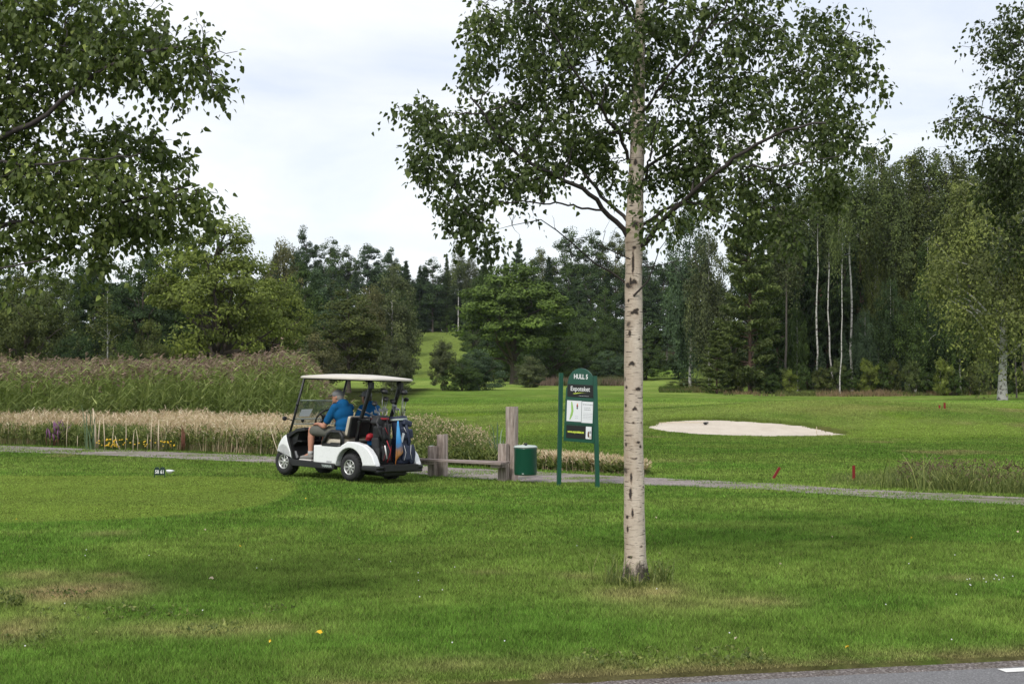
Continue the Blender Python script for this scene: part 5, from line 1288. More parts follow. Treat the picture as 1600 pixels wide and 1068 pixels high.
    for u, v, d, w, c, lab in ((1392, 430, 108, 62, DK, 'green tree low between the stems in the middle of the wood'), (1430, 455, 106, 66, DG, 'green tree low under the broad crowned birch'), (1468, 470, 107, 66, DK, 'green tree low left of the big yellow green birch'), (1500, 440, 106, 70, DG, 'dark green tree tucked behind the big yellow green birch'),
                            (1352, 480, 108, 46, BG, 'small tree low right of the straight speckled stem'), (1530, 470, 106, 66, OL, 'olive tree behind the crown of the big birch'), (1246, 470, 110, 40, DG, 'small tree low left of the brightest white stem'), (1372, 360, 112, 54, OL, 'olive hanging foliage tree high in the middle of the wood'),
                            (1415, 350, 113, 60, OL, 'olive hanging foliage tree right of the middle of the wood'), (1450, 365, 112, 64, DG, 'hanging foliage tree beside the edge of the big birch')):
        T('birch', u, v, d, w, c, lab, 'lower trees inside the right wood')
    for i, u in enumerate(range(1135, 1700, 24)):
        c = (DG, OL, LG, DG, YG)[i % 5]
        near_ = min((abs(u - q[0]), q[5]) for q in st)[1] if u >= 1228 else ('layered pine' if u > 1150 else 'grassy bank before the layered pine')
        T('shrub', u + rs.uniform(-7, 7), 570 + rs.uniform(-10, 18), 104 + rs.uniform(-1.5, 1.5) + (0 if u < 1400 else -4), rs.uniform(34, 52), c, ('low bush at the foot of the ' + near_.split(',')[0]), 'bushes along the foot of the wood')
    for u, v, w, lab in ((1318, 520, 36, 'tallest young spruce, between the curved and the speckled stem'), (1282, 540, 34, 'young spruce right at the foot of the brightest white stem'), (1365, 535, 34, 'young spruce before the pale stem right of the highest crown'), (1405, 560, 30, 'shortest young spruce, before the leaning slim stem')):
        T('spruce', u, v, 106, w, BG, lab, 'young spruces before the birches')
    T('bigbirch', 1566, 232, 84, 262, (.098, .118, .042), 'large yellow green weeping birch with white double trunk at the right edge', var=0, rz=2.0)
    T('tallbirch', 1588, 330, 92, 40, YG, 'slender birch standing just behind the white double trunk', 'tall birches of the right wood')
    # bracken and dry grass at the foot of the woods
    rng = np.random.default_rng(31)
    for (name, cols, u0, u1, d0, d1, h, n, lab, w) in (('wood_edge_grass', (.26, .19, .11), 1130, 1680, 98.5, 103, .5, 9000, 'dry reddish grass fringe at the foot of the birch wood', .05),
                                                     ('fairway_rough', (.21, .155, .115), 835, 975, 136, 150, 1.0, 7000, 'dry brownish rough grass at the far end of the fairway', .07),
                                                     ('bank_rough', (.16, .15, .065), 1030, 1160, 104, 122, .4, 6000, 'rough grass on the bank before the layered pine', .06)):
        y = rng.uniform(d0, d1, n); x = (rng.uniform(u0, u1, n) - 800) / F * y; y = y - np.clip(x - 32, 0, 30) * .3; k = fbm(x * .25, y * .3, 90) > (.46 if name == 'wood_edge_grass' else .3); x, y = x[k], y[k]
        hs = h * (.25 + 1.3 * fbm(x * .5, y * .3, 55)); col = np.array(cols) * rng.uniform(.6, 1.3, (len(x), 1)); gm_ = (fbm(x * .4, y * .4, 56) > .5)[:, None]; col = np.where(gm_, col * np.array((.55, .85, .5)), col); blades(name, np.c_[x, y], hs * .3, hs, w, rng, col, lab)
forest()

# ------------------------------------------------------------------ lettering
def text_mesh(body, size, extrude=.0008, bold=0.0, sx=1.0):
    cu = bpy.data.curves.new('lettering', 'FONT'); cu.body = body; cu.size = size; cu.extrude = extrude; cu.offset = bold; cu.align_x = 'CENTER'; cu.align_y = 'CENTER'; cu.resolution_u = 3
    o = bpy.data.objects.new('lettering', cu); COL.objects.link(o)
    bpy.context.view_layer.update()
    me = bpy.data.meshes.new_from_object(o.evaluated_get(bpy.context.evaluated_depsgraph_get()))
    bpy.data.objects.remove(o); bpy.data.curves.remove(cu)
    me.transform(Matrix.Diagonal((sx, 1, 1, 1))); return me
UP = Matrix.Rotation(math.pi / 2, 4, 'X')      # text lying in XY -> standing in XZ, facing -Y
def letters(name, body, size, mat, parent, M, bold=0.0, sx=1.0, extrude=.0008):
    me = text_mesh(body, size, extrude, bold, sx); me.name = name; me.transform(M @ UP); me.materials.clear(); me.materials.append(mat); return link(name, me, parent)

# ------------------------------------------------------------------ hole sign
def hole_sign():
    mid = G(903, 758); ang = R(-36); W = .755
    root = empty('hole_sign', (mid[0], mid[1], hz(mid[0], mid[1])), ang, 'green two post golf hole sign with arched top and three panels beside the path', 'sign')
    H = 1.87
    wb, wt = W / 2, W / 2 * .87
    for s in (-1, 1):
        m = MB(); m.tube([(s * wb, 0, -.06), (s * wt, 0, H - (.02 if s < 0 else .07))], [.046, .046], 4); m.bm.normal_update()
        for f in m.bm.faces: f.smooth = False
        m.build('post', MAT['green'], root)
    # board, slightly tipped to the right
    T = Matrix.Rotation(R(2.2), 4, 'Y')
    def z(v): return 1.75 - (v - 590) / F * 23.2
    bw = .285
    zb, zt, zc = z(688), z(603), z(573)
    out = [(-bw - .02, zb), (bw + .03, zb), (bw + .0, zt - .02)]
    for k in range(0, 13):
        t = math.pi * k / 12; out.append((bw * .93 * math.cos(t), zt + (zc - zt) * math.sin(t) ** .85))
    out.append((-bw - .0, zt - .02))
    m = MB(); m.prism(out, -.012, .012, bev=.004); bo = m.build('board', MAT['green'], root)
    for f, n in (((z(622.5)), 'rail'), (z(659), 'rail')):
        m = MB(); m.box((0, -.016, f), (bw * 2, .014, .030), bev=.003); m.build('rail', MAT['green'], root)
    def panel(nm, x0, x1, v0, v1, mat, y=-.018):
        m = MB(); m.box(((x0 + x1) / 2, y, (z(v0) + z(v1)) / 2), (x1 - x0, .008, abs(z(v0) - z(v1))), bev=.002); return m.build(nm, mat, root)
    letters('hole_name', 'HULL 5', .105, MAT['letter'], root, Matrix.Translation((0, -.014, z(586.5))), .0025, .82)
    # top panel
    x0, x1 = -bw + .035, bw - .03
    p = panel('advert_panel', x0, x1, 598.5, 618, MAT['panelk'])
    letters('advert_name', 'Expoteket', .108, MAT['letter'], p, Matrix.Translation((.0, -.0235, z(605.5))), .0008, .84)
    m = MB(); pr = []
    for k in range(11):
        t = k / 10; pr.append((-.14 + .28 * t, z(612.5) + .022 * math.sin(t * 2.2) - .004))
    lo = [(x, zz - .016 * (1 - (i / 10)) * (.35 + .65 * math.sin(math.pi * min(1, .15 + i / 10)))) for i, (x, zz) in enumerate(pr)]
    m.prism(pr + lo[::-1][:-1], -.0245, -.0222); m.build('swoosh', MAT['lime'], p)
    def lines(par, x0, x1, zc, n, hgt, mat, seed):
        rg = random.Random(seed); m = MB(); x = x0
        while x < x1:
            w = rg.uniform(.010, .03); m.box((x + w / 2, -.0232, zc), (w, .0012, hgt)); x += w + .008
        m.build('small_print', mat, par)
    lines(p, -.02, .16, z(616), 1, .008, MAT['ink'], 1)
    # middle: map and notes
    xm = x0 + (x1 - x0) * .57
    p = panel('hole_map', x0, xm - .004, 623.5, 656.5, MAT['panelw'])
    o = [(-.165, z(626)), (-.15, z(625.5)), (-.128, z(633)), (-.118, z(640)), (-.135, z(647)), (-.178, z(654)), (-.192, z(653.5)), (-.170, z(645)), (-.158, z(640)), (-.165, z(632))]
    m = MB(); m.prism(o, -.0245, -.0222); m.build('fairway_drawing', MAT['mapg'], p)
    for nm, mt, zz, rr in (('emblem_top', 'orange', 629.5, .014), ('emblem_middle', 'redp', 632, .018), ('emblem_bottom', 'green', 635.2, .016)):
        m = MB(); m.prism([(-.045 - rr, z(zz)), (-.045, z(zz) - rr * 1.5), (-.045 + rr, z(zz)), (-.045, z(zz) + rr * 1.3)], -.0245 - (.0004 if rr > .015 else 0), -.0222); m.build('emblem', MAT[mt], p)
    lines(p, -.08, -.03, z(648), 1, .004, MAT['ink'], 4); lines(p, -.08, -.03, z(651), 1, .004, MAT['ink'], 5)
    p = panel('notes_sheet', xm + .004, x1, 624.5, 657.5, MAT['panelw'])
    lines(p, xm + .025, x1 - .02, z(629), 1, .012, MAT['ink'], 6)
    lines(p, xm + .05, x1 - .05, z(634), 1, .008, MAT['ink'], 7); lines(p, xm + .05, x1 - .05, z(637), 1, .010, MAT['ink'], 8)
    for i, vv in enumerate((643, 645.5, 648, 650.5)): lines(p, xm + .03, x1 - .03, z(vv), 1, .0045, MAT['ink'], 9 + i)
    # bottom advert
    p = panel('web_panel', x0, x1, 662.5, 682.5, MAT['panelk'])
    letters('web_address', 'www.expoteket.se', .052, MAT['lime'], p, Matrix.Translation((-.062, -.0235, z(672.5))), .0022, .80)
    m = MB(); m.box(((x1 - .065), -.0235, z(672.5)), (.108, .003, .20), bev=0); q = m.build('picture', MAT['panelw'], p)
    for nm, mt, x, zz, w, h in (('picture_figure', 'brown', x1 - .068, z(675), .034, .105), ('picture_figure', 'bagk', x1 - .062, z(677), .02, .05), ('picture_ground', 'vinyl', x1 - .034, z(679), .04, .05), ('picture_water', 'ink', x1 - .034, z(671.5), .04, .05)):
        m = MB(); m.ell((x, -.0252 - .0003 * (nm == 'picture_figure'), zz), (w / 2, .0012, h / 2), u=10, v=6); m.build(nm, MAT[mt], q)
    for o in [c for c in root.children if c.name.split('.')[0] != 'post']:
        o.matrix_local = T
hole_sign()

# ------------------------------------------------------------------ bench and bin
def timber(m, x, y, w, d, z0, z1, rng, top=0.0):
    """weathered squared post with uneven faces"""
    k = 14
    for i in range(4): pass
    vs = []
    n = 20
    for a in range(k + 1):
        z = z0 + (z1 - z0) * a / k; ring = []
        for b in range(n):
            th = 2 * math.pi * b / n; c, s = math.cos(th), math.sin(th); q = 1 / max(abs(c), abs(s)); q = min(q, 1.27)
            nn = 1 + .05 * mnoise.noise(Vector((x * 3 + c * 2, y + s * 2, z * 1.2))) + .025 * mnoise.noise(Vector((c * 6 + x, s * 6, z * 2)))
            ring.append(m.bm.verts.new((x + c * q * nn * w / 2, y + s * q * nn * d / 2, z + (top * c if a == k else 0) + (.012 * mnoise.noise(Vector((c * 3, s * 3, x))) if a == k else 0))))
        vs.append(ring)
    for r0, r1 in zip(vs, vs[1:]):
        for b in range(n): m.bm.faces.new((r0[b], r0[(b + 1) % n], r1[(b + 1) % n], r1[b])).smooth = False
    m.bm.faces.new(vs[0][::-1]); m.bm.faces.new(vs[-1])
def bench():
    a = G(679, 742.5); b = G(790, 748)
    mid = (a + b) / 2; ang = math.atan2(b[1] - a[1], b[0] - a[0]); W = float(np.linalg.norm(b - a)); gz = min(hz(a[0], a[1]), hz(b[0], b[1]))
    root = empty('timber_bench', (mid[0], mid[1], gz), ang, 'rustic bench, one grey plank between heavy weathered posts of unequal height', 'bench'); rng = random.Random(3)
    pa, pb = a[1] / F, b[1] / F
    def post(nm, x, y, w, d, h): 
        m = MB(); timber(m, x, y, w, d, -.05, h, rng, .004); m.build('post', MAT['timber'], root)
    post('post', -W / 2 - .045, 0, .155, .13, .56); post('post', -W / 2 + .06, .15, .17, .14, .765)
    post('post', W / 2 - .045, 0, .17, .13, .64); post('post', W / 2 + .03, .15, .185, .15, 1.28)
    m = MB()
    for i in range(2): m.box((.0 - .03, -.125 + .0 + i * .0 - i * .15, .322), (W + .34, .14, .042), bev=.006, rot=Matrix.Rotation(R(.5) * (1 if i else -1), 3, 'Y'))
    m.build('seat', MAT['plank'], root)
    for s in (-1, 1):
        m = MB(); m.box((s * W / 2 - .03, -.16, .268), (.13 if s < 0 else .17, .26, .06), bev=.006); m.build('bracket', MAT['timber'], root)
    m = MB(); m.box((-W / 2 - .16, .12, .50), (.06, .10, .12), bev=.01); o = m.build('litter_box', MAT['lidgrey'], root)
    # bin
    c = G(821, 751); x0 = (c[0], c[1] - .05)
    br = empty('litter_bin', (c[0] + .0, c[1] - .12, hz(c[0], c[1])), ang, 'round green litter bin with pale lid hung on the tall bench post', 'litter bin')
    z0, z1, r = .145, .60, .192
    m = MB(); m.lathe([(r * .96, z0), (r * .985, z0 + .02), (r, z0 + .03), (r, z1 - .03), (r * 1.02, z1 - .02), (r * 1.02, z1)], 32); m.build('bin_body', MAT['green'], br)
    m = MB(); m.lathe([(r * 1.05, z1 + .004), (r * 1.06, z1 + .018), (r * .9, z1 + .038), (r * .3, z1 + .048)], 32); m.build('lid', MAT['lidgrey'], br)
    m = MB(); m.lathe([(.012, z1 + .04), (.014, z1 + .055), (.028, z1 + .065), (.03, z1 + .082), (.018, z1 + .094)], 12, M=Matrix.Translation((.06, -.08, -.01))); m.build('knob', MAT['black'], br)
    m = MB(); m.box((-r - .02, .06, .42), (.06, .05, .22), bev=.005); m.build('bracket', MAT['strut'], br)
    m = MB(); m.box((.07, -r * .94, z0 + .03), (.035, .008, .012), rot=Matrix.Rotation(R(22), 3, 'Z')); m.build('sticker', MAT['lidgrey'], br)
bench()

# ------------------------------------------------------------------ small golf things
def golf_bits():
    p = G(249.5, 746); r = empty('distance_marker', (p[0], p[1], hz(p[0], p[1])), R(-6), 'small dark green double arched marker reading 58 and 61 on the tee lawn', 'marker sign')
    out = [(-.098, .04), (.098, .04), (.098, .135)]
    for s in (1, -1):
        for k in range(9):
            t = math.pi * k / 8; out.append((s * .049 + .046 * math.cos(t), .135 + .046 * math.sin(t)))
    out.append((-.098, .135)); m = MB(); m.prism(out, -.008, .008, bev=.002); m.build('plate', MAT['dgreen'], r)
    for s in (-1, 1):
        m = MB(); m.box((s * .092, .0, .05), (.014, .014, .13)); m.build('leg', MAT['dgreen'], r)
    letters('number', '58', .085, MAT['letter'], r, Matrix.Translation((-.047, -.0085, .093)), .002, .85); letters('number', '61', .085, MAT['letter'], r, Matrix.Translation((.049, -.0085, .093)), .002, .85)
    p = G(265, 744.5); m = MB(); m.lathe([(.008, -.012), (.03, .0), (.052, .018), (.066, .04), (.070, .052), (.06, .058), (.02, .060)], 20); m.ell((.068, 0, .052), (.022, .012, .007))
    o = m.build('tee_marker', MAT['white']); o.location = (p[0], p[1], hz(p[0], p[1]) + .052); o.rotation_euler = (R(8), R(4), 0); o.scale = (.95, .7, 1); tag(o, 'white bowl shaped tee marker beside the 58 61 marker', 'tee marker')
    for (u, v, h, lean, lab) in ((1208, 747, .23, R(32), 'red stake leaning far to the side, beyond the path'), (1334, 750, .26, 0, 'upright red stake partly hidden by grass blades')):
        p = G(u, v); m = MB(); m.box((0, 0, h / 2), (.045, .03, h), bev=.004)
        o = m.build('hazard_stake', MAT['redp']); o.location = (p[0], p[1], hz(p[0], p[1]) - .005); o.rotation_euler = (0, lean, .2); tag(o, lab, 'stake', 'red hazard stakes')
    p = on_ground(1476, 638); m = MB(); m.box((0, 0, .1), (.07, .05, .24)); m.box((-.16, .1, .06), (.06, .05, .14))
    o = m.build('hazard_stake', MAT['redp']); o.location = p; tag(o, 'tiny far red stake before the green near the big birch', 'stake', 'red hazard stakes')
    # rake in the bunker
    p = on_ground(1103, 664); r = empty('bunker_rake', (p[0], p[1], p[2] + .03), R(158), 'dark headed rake lying in the white sand bunker', 'rake')
    m = MB(); m.box((0, 0, .05), (.09, .36, .05), bev=.01)
    for k in range(9): m.tube([(0, -.16 + k * .04, .05), (.02, -.16 + k * .04, .0)], .008, 4)
    m.build('rake_head', MAT['black'], r); m = MB(); m.tube([(0, 0, .06), (.9, 0, .06), (1.9, 0, .02)], .014, 6); m.build('handle', MAT['stalk'], r)
    p = on_ground(1276, 679); m = MB(); m.tube([(0, 0, 0), (0, 0, .25)], .009, 6); o = m.build('marker_peg', MAT['stalk']); o.location = p; tag(o, 'thin grey peg at the near edge of the bunker', 'peg')
golf_bits()

# ------------------------------------------------------------------ the air: thin haze between the camera and the far woods
def haze():
    t = NT('air'); v = t.new('ShaderNodeVolumePrincipled'); v.inputs['Color'].default_value = (.80, .88, 1, 1); v.inputs['Density'].default_value = HAZE; v.inputs['Anisotropy'].default_value = .2
    t.l.new(v.outputs[0], t.out.inputs['Volume'])
    m = MB(); m.box((0, 150, 20), (900, 700, 48)); tag(m.build('haze', t.m), 'thin summer haze in the air over the golf course', 'haze', kind='stuff')
HAZE = .00007
haze()
# ------------------------------------------------------------------ golf cart
def cart():
    p = G(548, 754); yaw = math.atan2(.629, -.777)      # pointing left and away
    # origin: middle of the rear axle on the ground; left rear wheel stands at p
    fw = np.array((math.cos(yaw), math.sin(yaw))); lf = np.array((-fw[1], fw[0]))
    c = p[:2] - lf * .50
    M0 = Matrix.Translation((c[0], c[1], hz(c[0], c[1]) + .012)) @ Matrix.Rotation(R(1.7), 4, 'Y') @ Matrix.Rotation(yaw, 4, 'Z')
    root = empty('golf_cart', (0, 0, 0), 0, 'white two seat golf cart with cream roof parked on the grass by the path', 'golf cart'); root.matrix_world = M0
    W = .56
    # side panels of the rear body with wheel arch
    arch = [(.315 * math.cos(t), .235 + .315 * math.sin(t)) for t in [math.pi * (k / 12) for k in range(13)]][::-1]
    side = [(.86, .262), (.86, .555), (.66, .565), (.28, .572), (.16, .60), (.06, .655), (-.12, .655), (-.30, .62), (-.44, .545), (-.54, .44), (-.60, .32), (-.61, .285), (-.34, .275)] + arch + [(.34, .262)]
    m = MB()
    for s in (1, -1): m.prism(side, s * (W - .13), s * W, bev=.018)
    m.build('rear_body', MAT['white'], root)
    m = MB(); m.box((.36, 0, .40), (.86, .84, .30), bev=.02); m.box((.05, 0, .25), (1.5, .78, .10)); m.build('seat_base', MAT['black'], root)
    # wheel wells and bag well (dark)
    m = MB(); m.box((-.36, 0, .26), (.50, .80, .06)); m.box((-.02, 0, .45), (.05, .84, .42))
    for s in (1, -1): m.box((-.30, s * .41, .42), (.52, .03, .30))
    m.build('bag_well', MAT['black'], root)
    # rear bumper
    m = MB(); pts = []
    for s in (1,): 
        m.box((-.62, 0, .255), (.10, 1.10, .055), bev=.02); m.box((-.615, 0, .195), (.09, 1.10, .05), bev=.02); m.box((-.60, 0, .225), (.07, 1.08, .06))
        for q in (1, -1): m.box((-.47, q * .53, .235), (.34, .07, .085), bev=.02)
    m.build('rear_bumper', MAT['black'], root)
    m = MB(); m.tube([(-.42, .3, .19), (-.50, .3, .13), (-.50, -.3, .13), (-.42, -.3, .19)], .022, 6); m.box((-.1, 0, .16), (.9, .5, .12), bev=.02); m.build('undercarriage', MAT['strut'], root)
    # rocker, floor and footwell
    m = MB(); m.box((.90, 0, .235), (1.12, 1.12, .05), bev=.012)
    for s in (1, -1): m.prism([(.34, .17), (1.38, .175), (1.46, .26), (1.44, .285), (.34, .262)], s * .48, s * .565, bev=.008)
    m.build('floor_pan', MAT['black'], root)
    m = MB()
    m.prism([(1.40, .26), (1.47, .26), (1.58, .62), (1.40, .80), (1.20, .84), (1.16, .80), (1.30, .74), (1.34, .58), (1.46, .50)], -.50, .50, bev=.01)
    for s in (1, -1):
        m.prism([(1.34, .26), (1.44, .26), (1.60, .66), (1.54, .72), (1.30, .80), (1.12, .82), (1.10, .785), (1.30, .755), (1.49, .66)], s * .49, s * .555, bev=.01)
    m.box((1.33, 0, .60), (.22, 1.0, .02)); m.box((1.33, .0, .70), (.03, .04, .2))
    m.build('dashboard', MAT['black'], root)
    # front cowl: side fenders and nose
    fend = [(1.56, .70), (1.66, .665), (1.78, .60), (1.88, .52), (1.93, .44), (1.94, .38), (1.90, .40), (1.82, .46), (1.72, .505), (1.62, .51), (1.53, .475), (1.465, .40), (1.42, .30), (1.40, .30), (1.44, .42), (1.52, .58)]
    fend = [(x if x < 1.6 else 1.6 + (x - 1.6) * .52, z) for x, z in fend]
    m = MB()
    for s in (1, -1): m.prism(fend, s * .40, s * .565, bev=.02)
    n = 13; rows = []
    prof = [(1.50, .74), (1.60, .70), (1.69, .64), (1.78, .54), (1.83, .43), (1.84, .34), (1.81, .26)]
    for k in range(n):
        y = -.42 + .84 * k / (n - 1); b = .05 * (1 - (y / .42) ** 2); rows.append([m.bm.verts.new((x + b * (i / 6), y, z + b * .5 * (1 - i / 6))) for i, (x, z) in enumerate(prof)])
    for r0, r1 in zip(rows, rows[1:]):
        for i in range(len(prof) - 1): m.bm.faces.new((r0[i], r0[i + 1], r1[i + 1], r1[i])).smooth = True
    m.build('front_cowl', MAT['white'], root)
    m = MB(); m.box((1.70, 0, .34), (.38, .74, .24)); m.box((1.83, 0, .24), (.10, .9, .10), bev=.02); m.build('front_bumper', MAT['black'], root)
    # wheels
    for nm, x, y in (('w', 0, .50), ('w', 0, -.50), ('w', 1.63, .49), ('w', 1.63, -.49)):
        s = 1 if y > 0 else -1; rr = .228; hw = .105
        Mx = Matrix.Translation((x, y - s * .05, rr)) @ Matrix.Rotation(-s * math.pi / 2, 4, 'X')
        we = empty('wheel', (0, 0, 0)); we.parent = root
        m = MB(); m.lathe([(.12, -hw), (.19, -hw), (.215, -hw * .85), (rr, -hw * .5), (rr, hw * .5), (.218, hw * .8), (.195, hw), (.135, hw), (.125, hw * .9), (.125, -hw * .5)], 32, M=Mx, cap0=False, cap1=False)
        for k in range(26):
            a = 2 * math.pi * k / 26
            for q in (-1, 1): m.box((rr * math.cos(a), rr * math.sin(a), q * hw * .42), (.012, .02, hw * .55), rot=Matrix.Rotation(a, 3, 'Z'), M=Mx)
        m.build('tyre', MAT['rubber'], we)
        m = MB(); m.lathe([(.126, hw * .92), (.118, hw * .98), (.112, hw * .75), (.10, hw * .25)], 32, M=Mx, cap0=False, cap1=False); m.lathe([(.034, hw * .4), (.034, hw * .86), (.024, hw * .92)], 16, M=Mx)
        for k in range(8):
            a = 2 * math.pi * k / 8; m.box((.072 * math.cos(a), .072 * math.sin(a), hw * .66), (.095, .026, .022), rot=Matrix.Rotation(a, 3, 'Z'), bev=.004, M=Mx)
        m.build('rim', MAT['rim'], we)
        m = MB(); m.lathe([(.122, hw * .2), (.01, hw * .2)], 24, M=Mx); m.lathe([(.03, -hw * 1.2), (.03, hw * .3)], 8, M=Mx); m.build('brake_drum', MAT['strut'], we)
    # seat, backrest, armrests
    m = MB(); m.box((.42, .0, .625), (.46, 1.00, .10), bev=.03); m.build('seat', MAT['vinyl'], root)
    for s in (1, -1):
        m = MB(); Mb = Matrix.Translation((.12, s * .25, .90)) @ Matrix.Rotation(R(-13), 4, 'Y')
        m.box((.03, 0, 0), (.08, .46, .34), bev=.035, M=Mb); b = m.build('backrest', MAT['vinyl'], root)
        m = MB(); m.box((-.028, 0, 0), (.05, .47, .355), bev=.02, M=Mb); m.build('shell', MAT['black'], b)
    for s in (1, -1):
        y = s * .53; m = MB(); m.tube([(.20, y, .58), (.20, y, .74), (.26, y, .80), (.46, y, .80), (.54, y, .76), (.66, y, .60), (.66, y, .565), (.30, y, .565), (.20, y, .58)], .036, 8, M=None); m.box((.34, y, .585), (.26, .05, .07), bev=.01); m.build('armrest', MAT['black'], root)
    # struts
    m_ = lambda pts, r: MB().tube(pts, r, 8)
    for s in (1, -1):
        m = MB(); m.tube([(1.53, s * .52, .66), (1.44, s * .52, .92), (1.19, s * .51, 1.70)], .021, 8); m.build('front_strut', MAT['strut'], root)
        m = MB(); m.tube([(.04, s * .36, .60), (-.02, s * .36, .95), (-.15, s * .35, 1.30), (-.24, s * .35, 1.56), (-.22, s * .35, 1.70)], [.034, .034, .034, .040, .045], 8); m.box((-.27, s * .35, 1.60), (.06, .07, .12), bev=.01); m.build('rear_strut', MAT['strut'], root)
    m = MB(); m.tube([(-.02, .40, .98), (-.02, -.40, .98)], .022, 8); m.box((-.28, 0, 1.03), (.04, .80, .05), bev=.01); m.tube([(-.04, .38, 1.02), (-.28, .38, 1.03)], .018, 6); m.tube([(-.04, -.38, 1.02), (-.30, -.42, 1.03)], .02, 6); m.box((-.30, -.43, 1.03), (.08, .08, .08), bev=.01); m.build('bag_rack', MAT['strut'], root)
    m = MB(); m.tube([(.06, .33, 1.20), (-.20, .10, 1.06)], .012, 6); m.build('rack_stay', MAT['steel'], root)
    # roof
    m = MB(); nx, ny = 22, 15; x0, x1 = -.46, 1.40; vt = []; vb = []
    for i in range(nx):
        rt, rb = [], []
        for j in range(ny):
            a, b = i / (nx - 1) * 2 - 1, j / (ny - 1) * 2 - 1
            k = 1 - .055 * max(0, (abs(a) ** 6) * (abs(b) ** 6)) * 2; x = (x0 + x1) / 2 + (x1 - x0) / 2 * a * k; y = .57 * b * k * (1 - .04 * a)
            dome = (1 - abs(a) ** 2.6) * (1 - abs(b) ** 2.6); rim = max(0, max(abs(a), abs(b)) - .93) / .07
            z = 1.722 + .055 * dome - .012 * rim
            rt.append(m.bm.verts.new((x, y, z))); rb.append(m.bm.verts.new((x, y, z - .022 - .012 * dome)))
        vt.append(rt); vb.append(rb)
    for i in range(nx - 1):
        for j in range(ny - 1):
            m.bm.faces.new((vt[i][j], vt[i + 1][j], vt[i + 1][j + 1], vt[i][j + 1])).smooth = True; m.bm.faces.new((vb[i][j], vb[i][j + 1], vb[i + 1][j + 1], vb[i + 1][j])).smooth = True
    for i in range(nx - 1):
        m.bm.faces.new((vt[i][0], vb[i][0], vb[i + 1][0], vt[i + 1][0])); m.bm.faces.new((vt[i][-1], vt[i + 1][-1], vb[i + 1][-1], vb[i][-1]))
    for j in range(ny - 1):
        m.bm.faces.new((vt[0][j], vt[0][j + 1], vb[0][j + 1], vb[0][j])); m.bm.faces.new((vt[-1][j], vb[-1][j], vb[-1][j + 1], vt[-1][j + 1]))
    m.build('roof', MAT['cream'], root)
    m = MB(); m.box((.40, 0, 1.688), (1.5, .9, .02), bev=.005); m.tube([(-.22, .35, 1.68), (1.19, .50, 1.68)], .018, 6); m.tube([(-.22, -.35, 1.68), (1.19, -.50, 1.68)], .018, 6); m.build('roof_frame', MAT['strut'], root)
    # windshield
    def wp(y, z): t = (z - .70) / 1.0; return (1.515 - .33 * t, y, z)
    def pane(z0, z1, off=0.0):
        m = MB(); A = [Vector(wp(y, z)) + Vector((off, 0, 0)) for y, z in ((.49, z0), (-.49, z0), (-.49, z1), (.49, z1))]; B = [a + Vector((.006, 0, .002)) for a in A]
        va = [m.bm.verts.new(a) for a in A]; vb_ = [m.bm.verts.new(b) for b in B]; m.bm.faces.new(va); m.bm.faces.new(vb_[::-1])
        for i in range(4): m.bm.faces.new((va[(i + 1) % 4], va[i], vb_[i], vb_[(i + 1) % 4]))
        return m
    w = pane(.90, 1.30).build('windshield', MAT['glass'], root)
    for z in (1.30, .975, .885):
        m = MB(); m.tube([wp(.50, z), wp(-.50, z)], .012, 6); m.build('trim', MAT['lidgrey'], w)
    m = MB(); A = [Vector(wp(y, z)) + Vector((-.008, 0, 0)) for y, z in ((.42, 1.02), (.18, 1.02), (.14, 1.15), (.40, 1.14))]; m.bm.faces.new([m.bm.verts.new(a) for a in A]); m.build('paper_notice', MAT['paper'], w)
    for y, z in ((.52, 1.23), (.3, .945), (-.3, .945)):
        m = MB(); q = wp(y, z); m.ell(q, (.03, .03, .035)); m.build('clip', MAT['black'], w)
    m = MB(); m.tube([(1.45, .53, .95), (1.50, .62, .98)], .010, 6); m.ell((1.50, .66, .98), (.03, .05, .04)); m.build('side_mirror', MAT['black'], root)
    # steering wheel
    m = MB(); cx = Vector((.93, .27, 1.02)); Rt = Matrix.Rotation(R(-38), 3, 'Y'); m.tube([cx + Rt @ Vector((0, .17 * math.cos(t), .17 * math.sin(t))) for t in [2 * math.pi * k / 20 for k in range(21)]], .016, 6)
    for t in (.5, 2.6, 4.7): m.tube([cx, cx + Rt @ Vector((0, .17 * math.cos(t), .17 * math.sin(t)))], .013, 6)
    m.ell(cx, (.04, .05, .05)); m.build('steering_wheel', MAT['black'], root)
    m = MB(); m.tube([cx, (1.28, .27, .62)], .03, 8); m.build('steering_column', MAT['black'], root)
    m = MB(); m.box((1.30, .30, .32), (.02, .12, .10), rot=Matrix.Rotation(R(-30), 3, 'Y')); m.box((1.30, .16, .32), (.02, .10, .10), rot=Matrix.Rotation(R(-30), 3, 'Y')); m.build('pedals', MAT['strut'], root)
    # lettering on the left side: local frame facing +y
    SY = Matrix.Rotation(math.pi, 4, 'Z')
    letters('maker_name', 'YAMAHA', .062, MAT['lidgrey'], root, Matrix.Translation((.52, .5665, .218)) @ SY, .0012, .95)
    letters('model_name', 'DRIVE', .042, MAT['ink'], root, Matrix.Translation((.47, .5615, .292)) @ SY, .0012, 1.1)
    # things in the tray behind the seats
    m = MB(); m.box((-.12, .05, .64), (.12, .34, .10), bev=.03); o = m.build('folded_jacket', MAT['blue']); o.matrix_world = M0; tag(o, 'folded blue garment stowed low behind the seats', 'jacket')
    m = MB(); m.ell((-.15, .22, .74), (.06, .09, .06)); m.ell((-.16, .05, .745), (.06, .08, .055)); m.box((-.13, .13, .70), (.10, .3, .05), bev=.02); o = m.build('ball_pouch', MAT['red']); o.matrix_world = M0; tag(o, 'red pouch on top of the folded blue garment', 'pouch')
    return root, M0
CART, CM = cart()

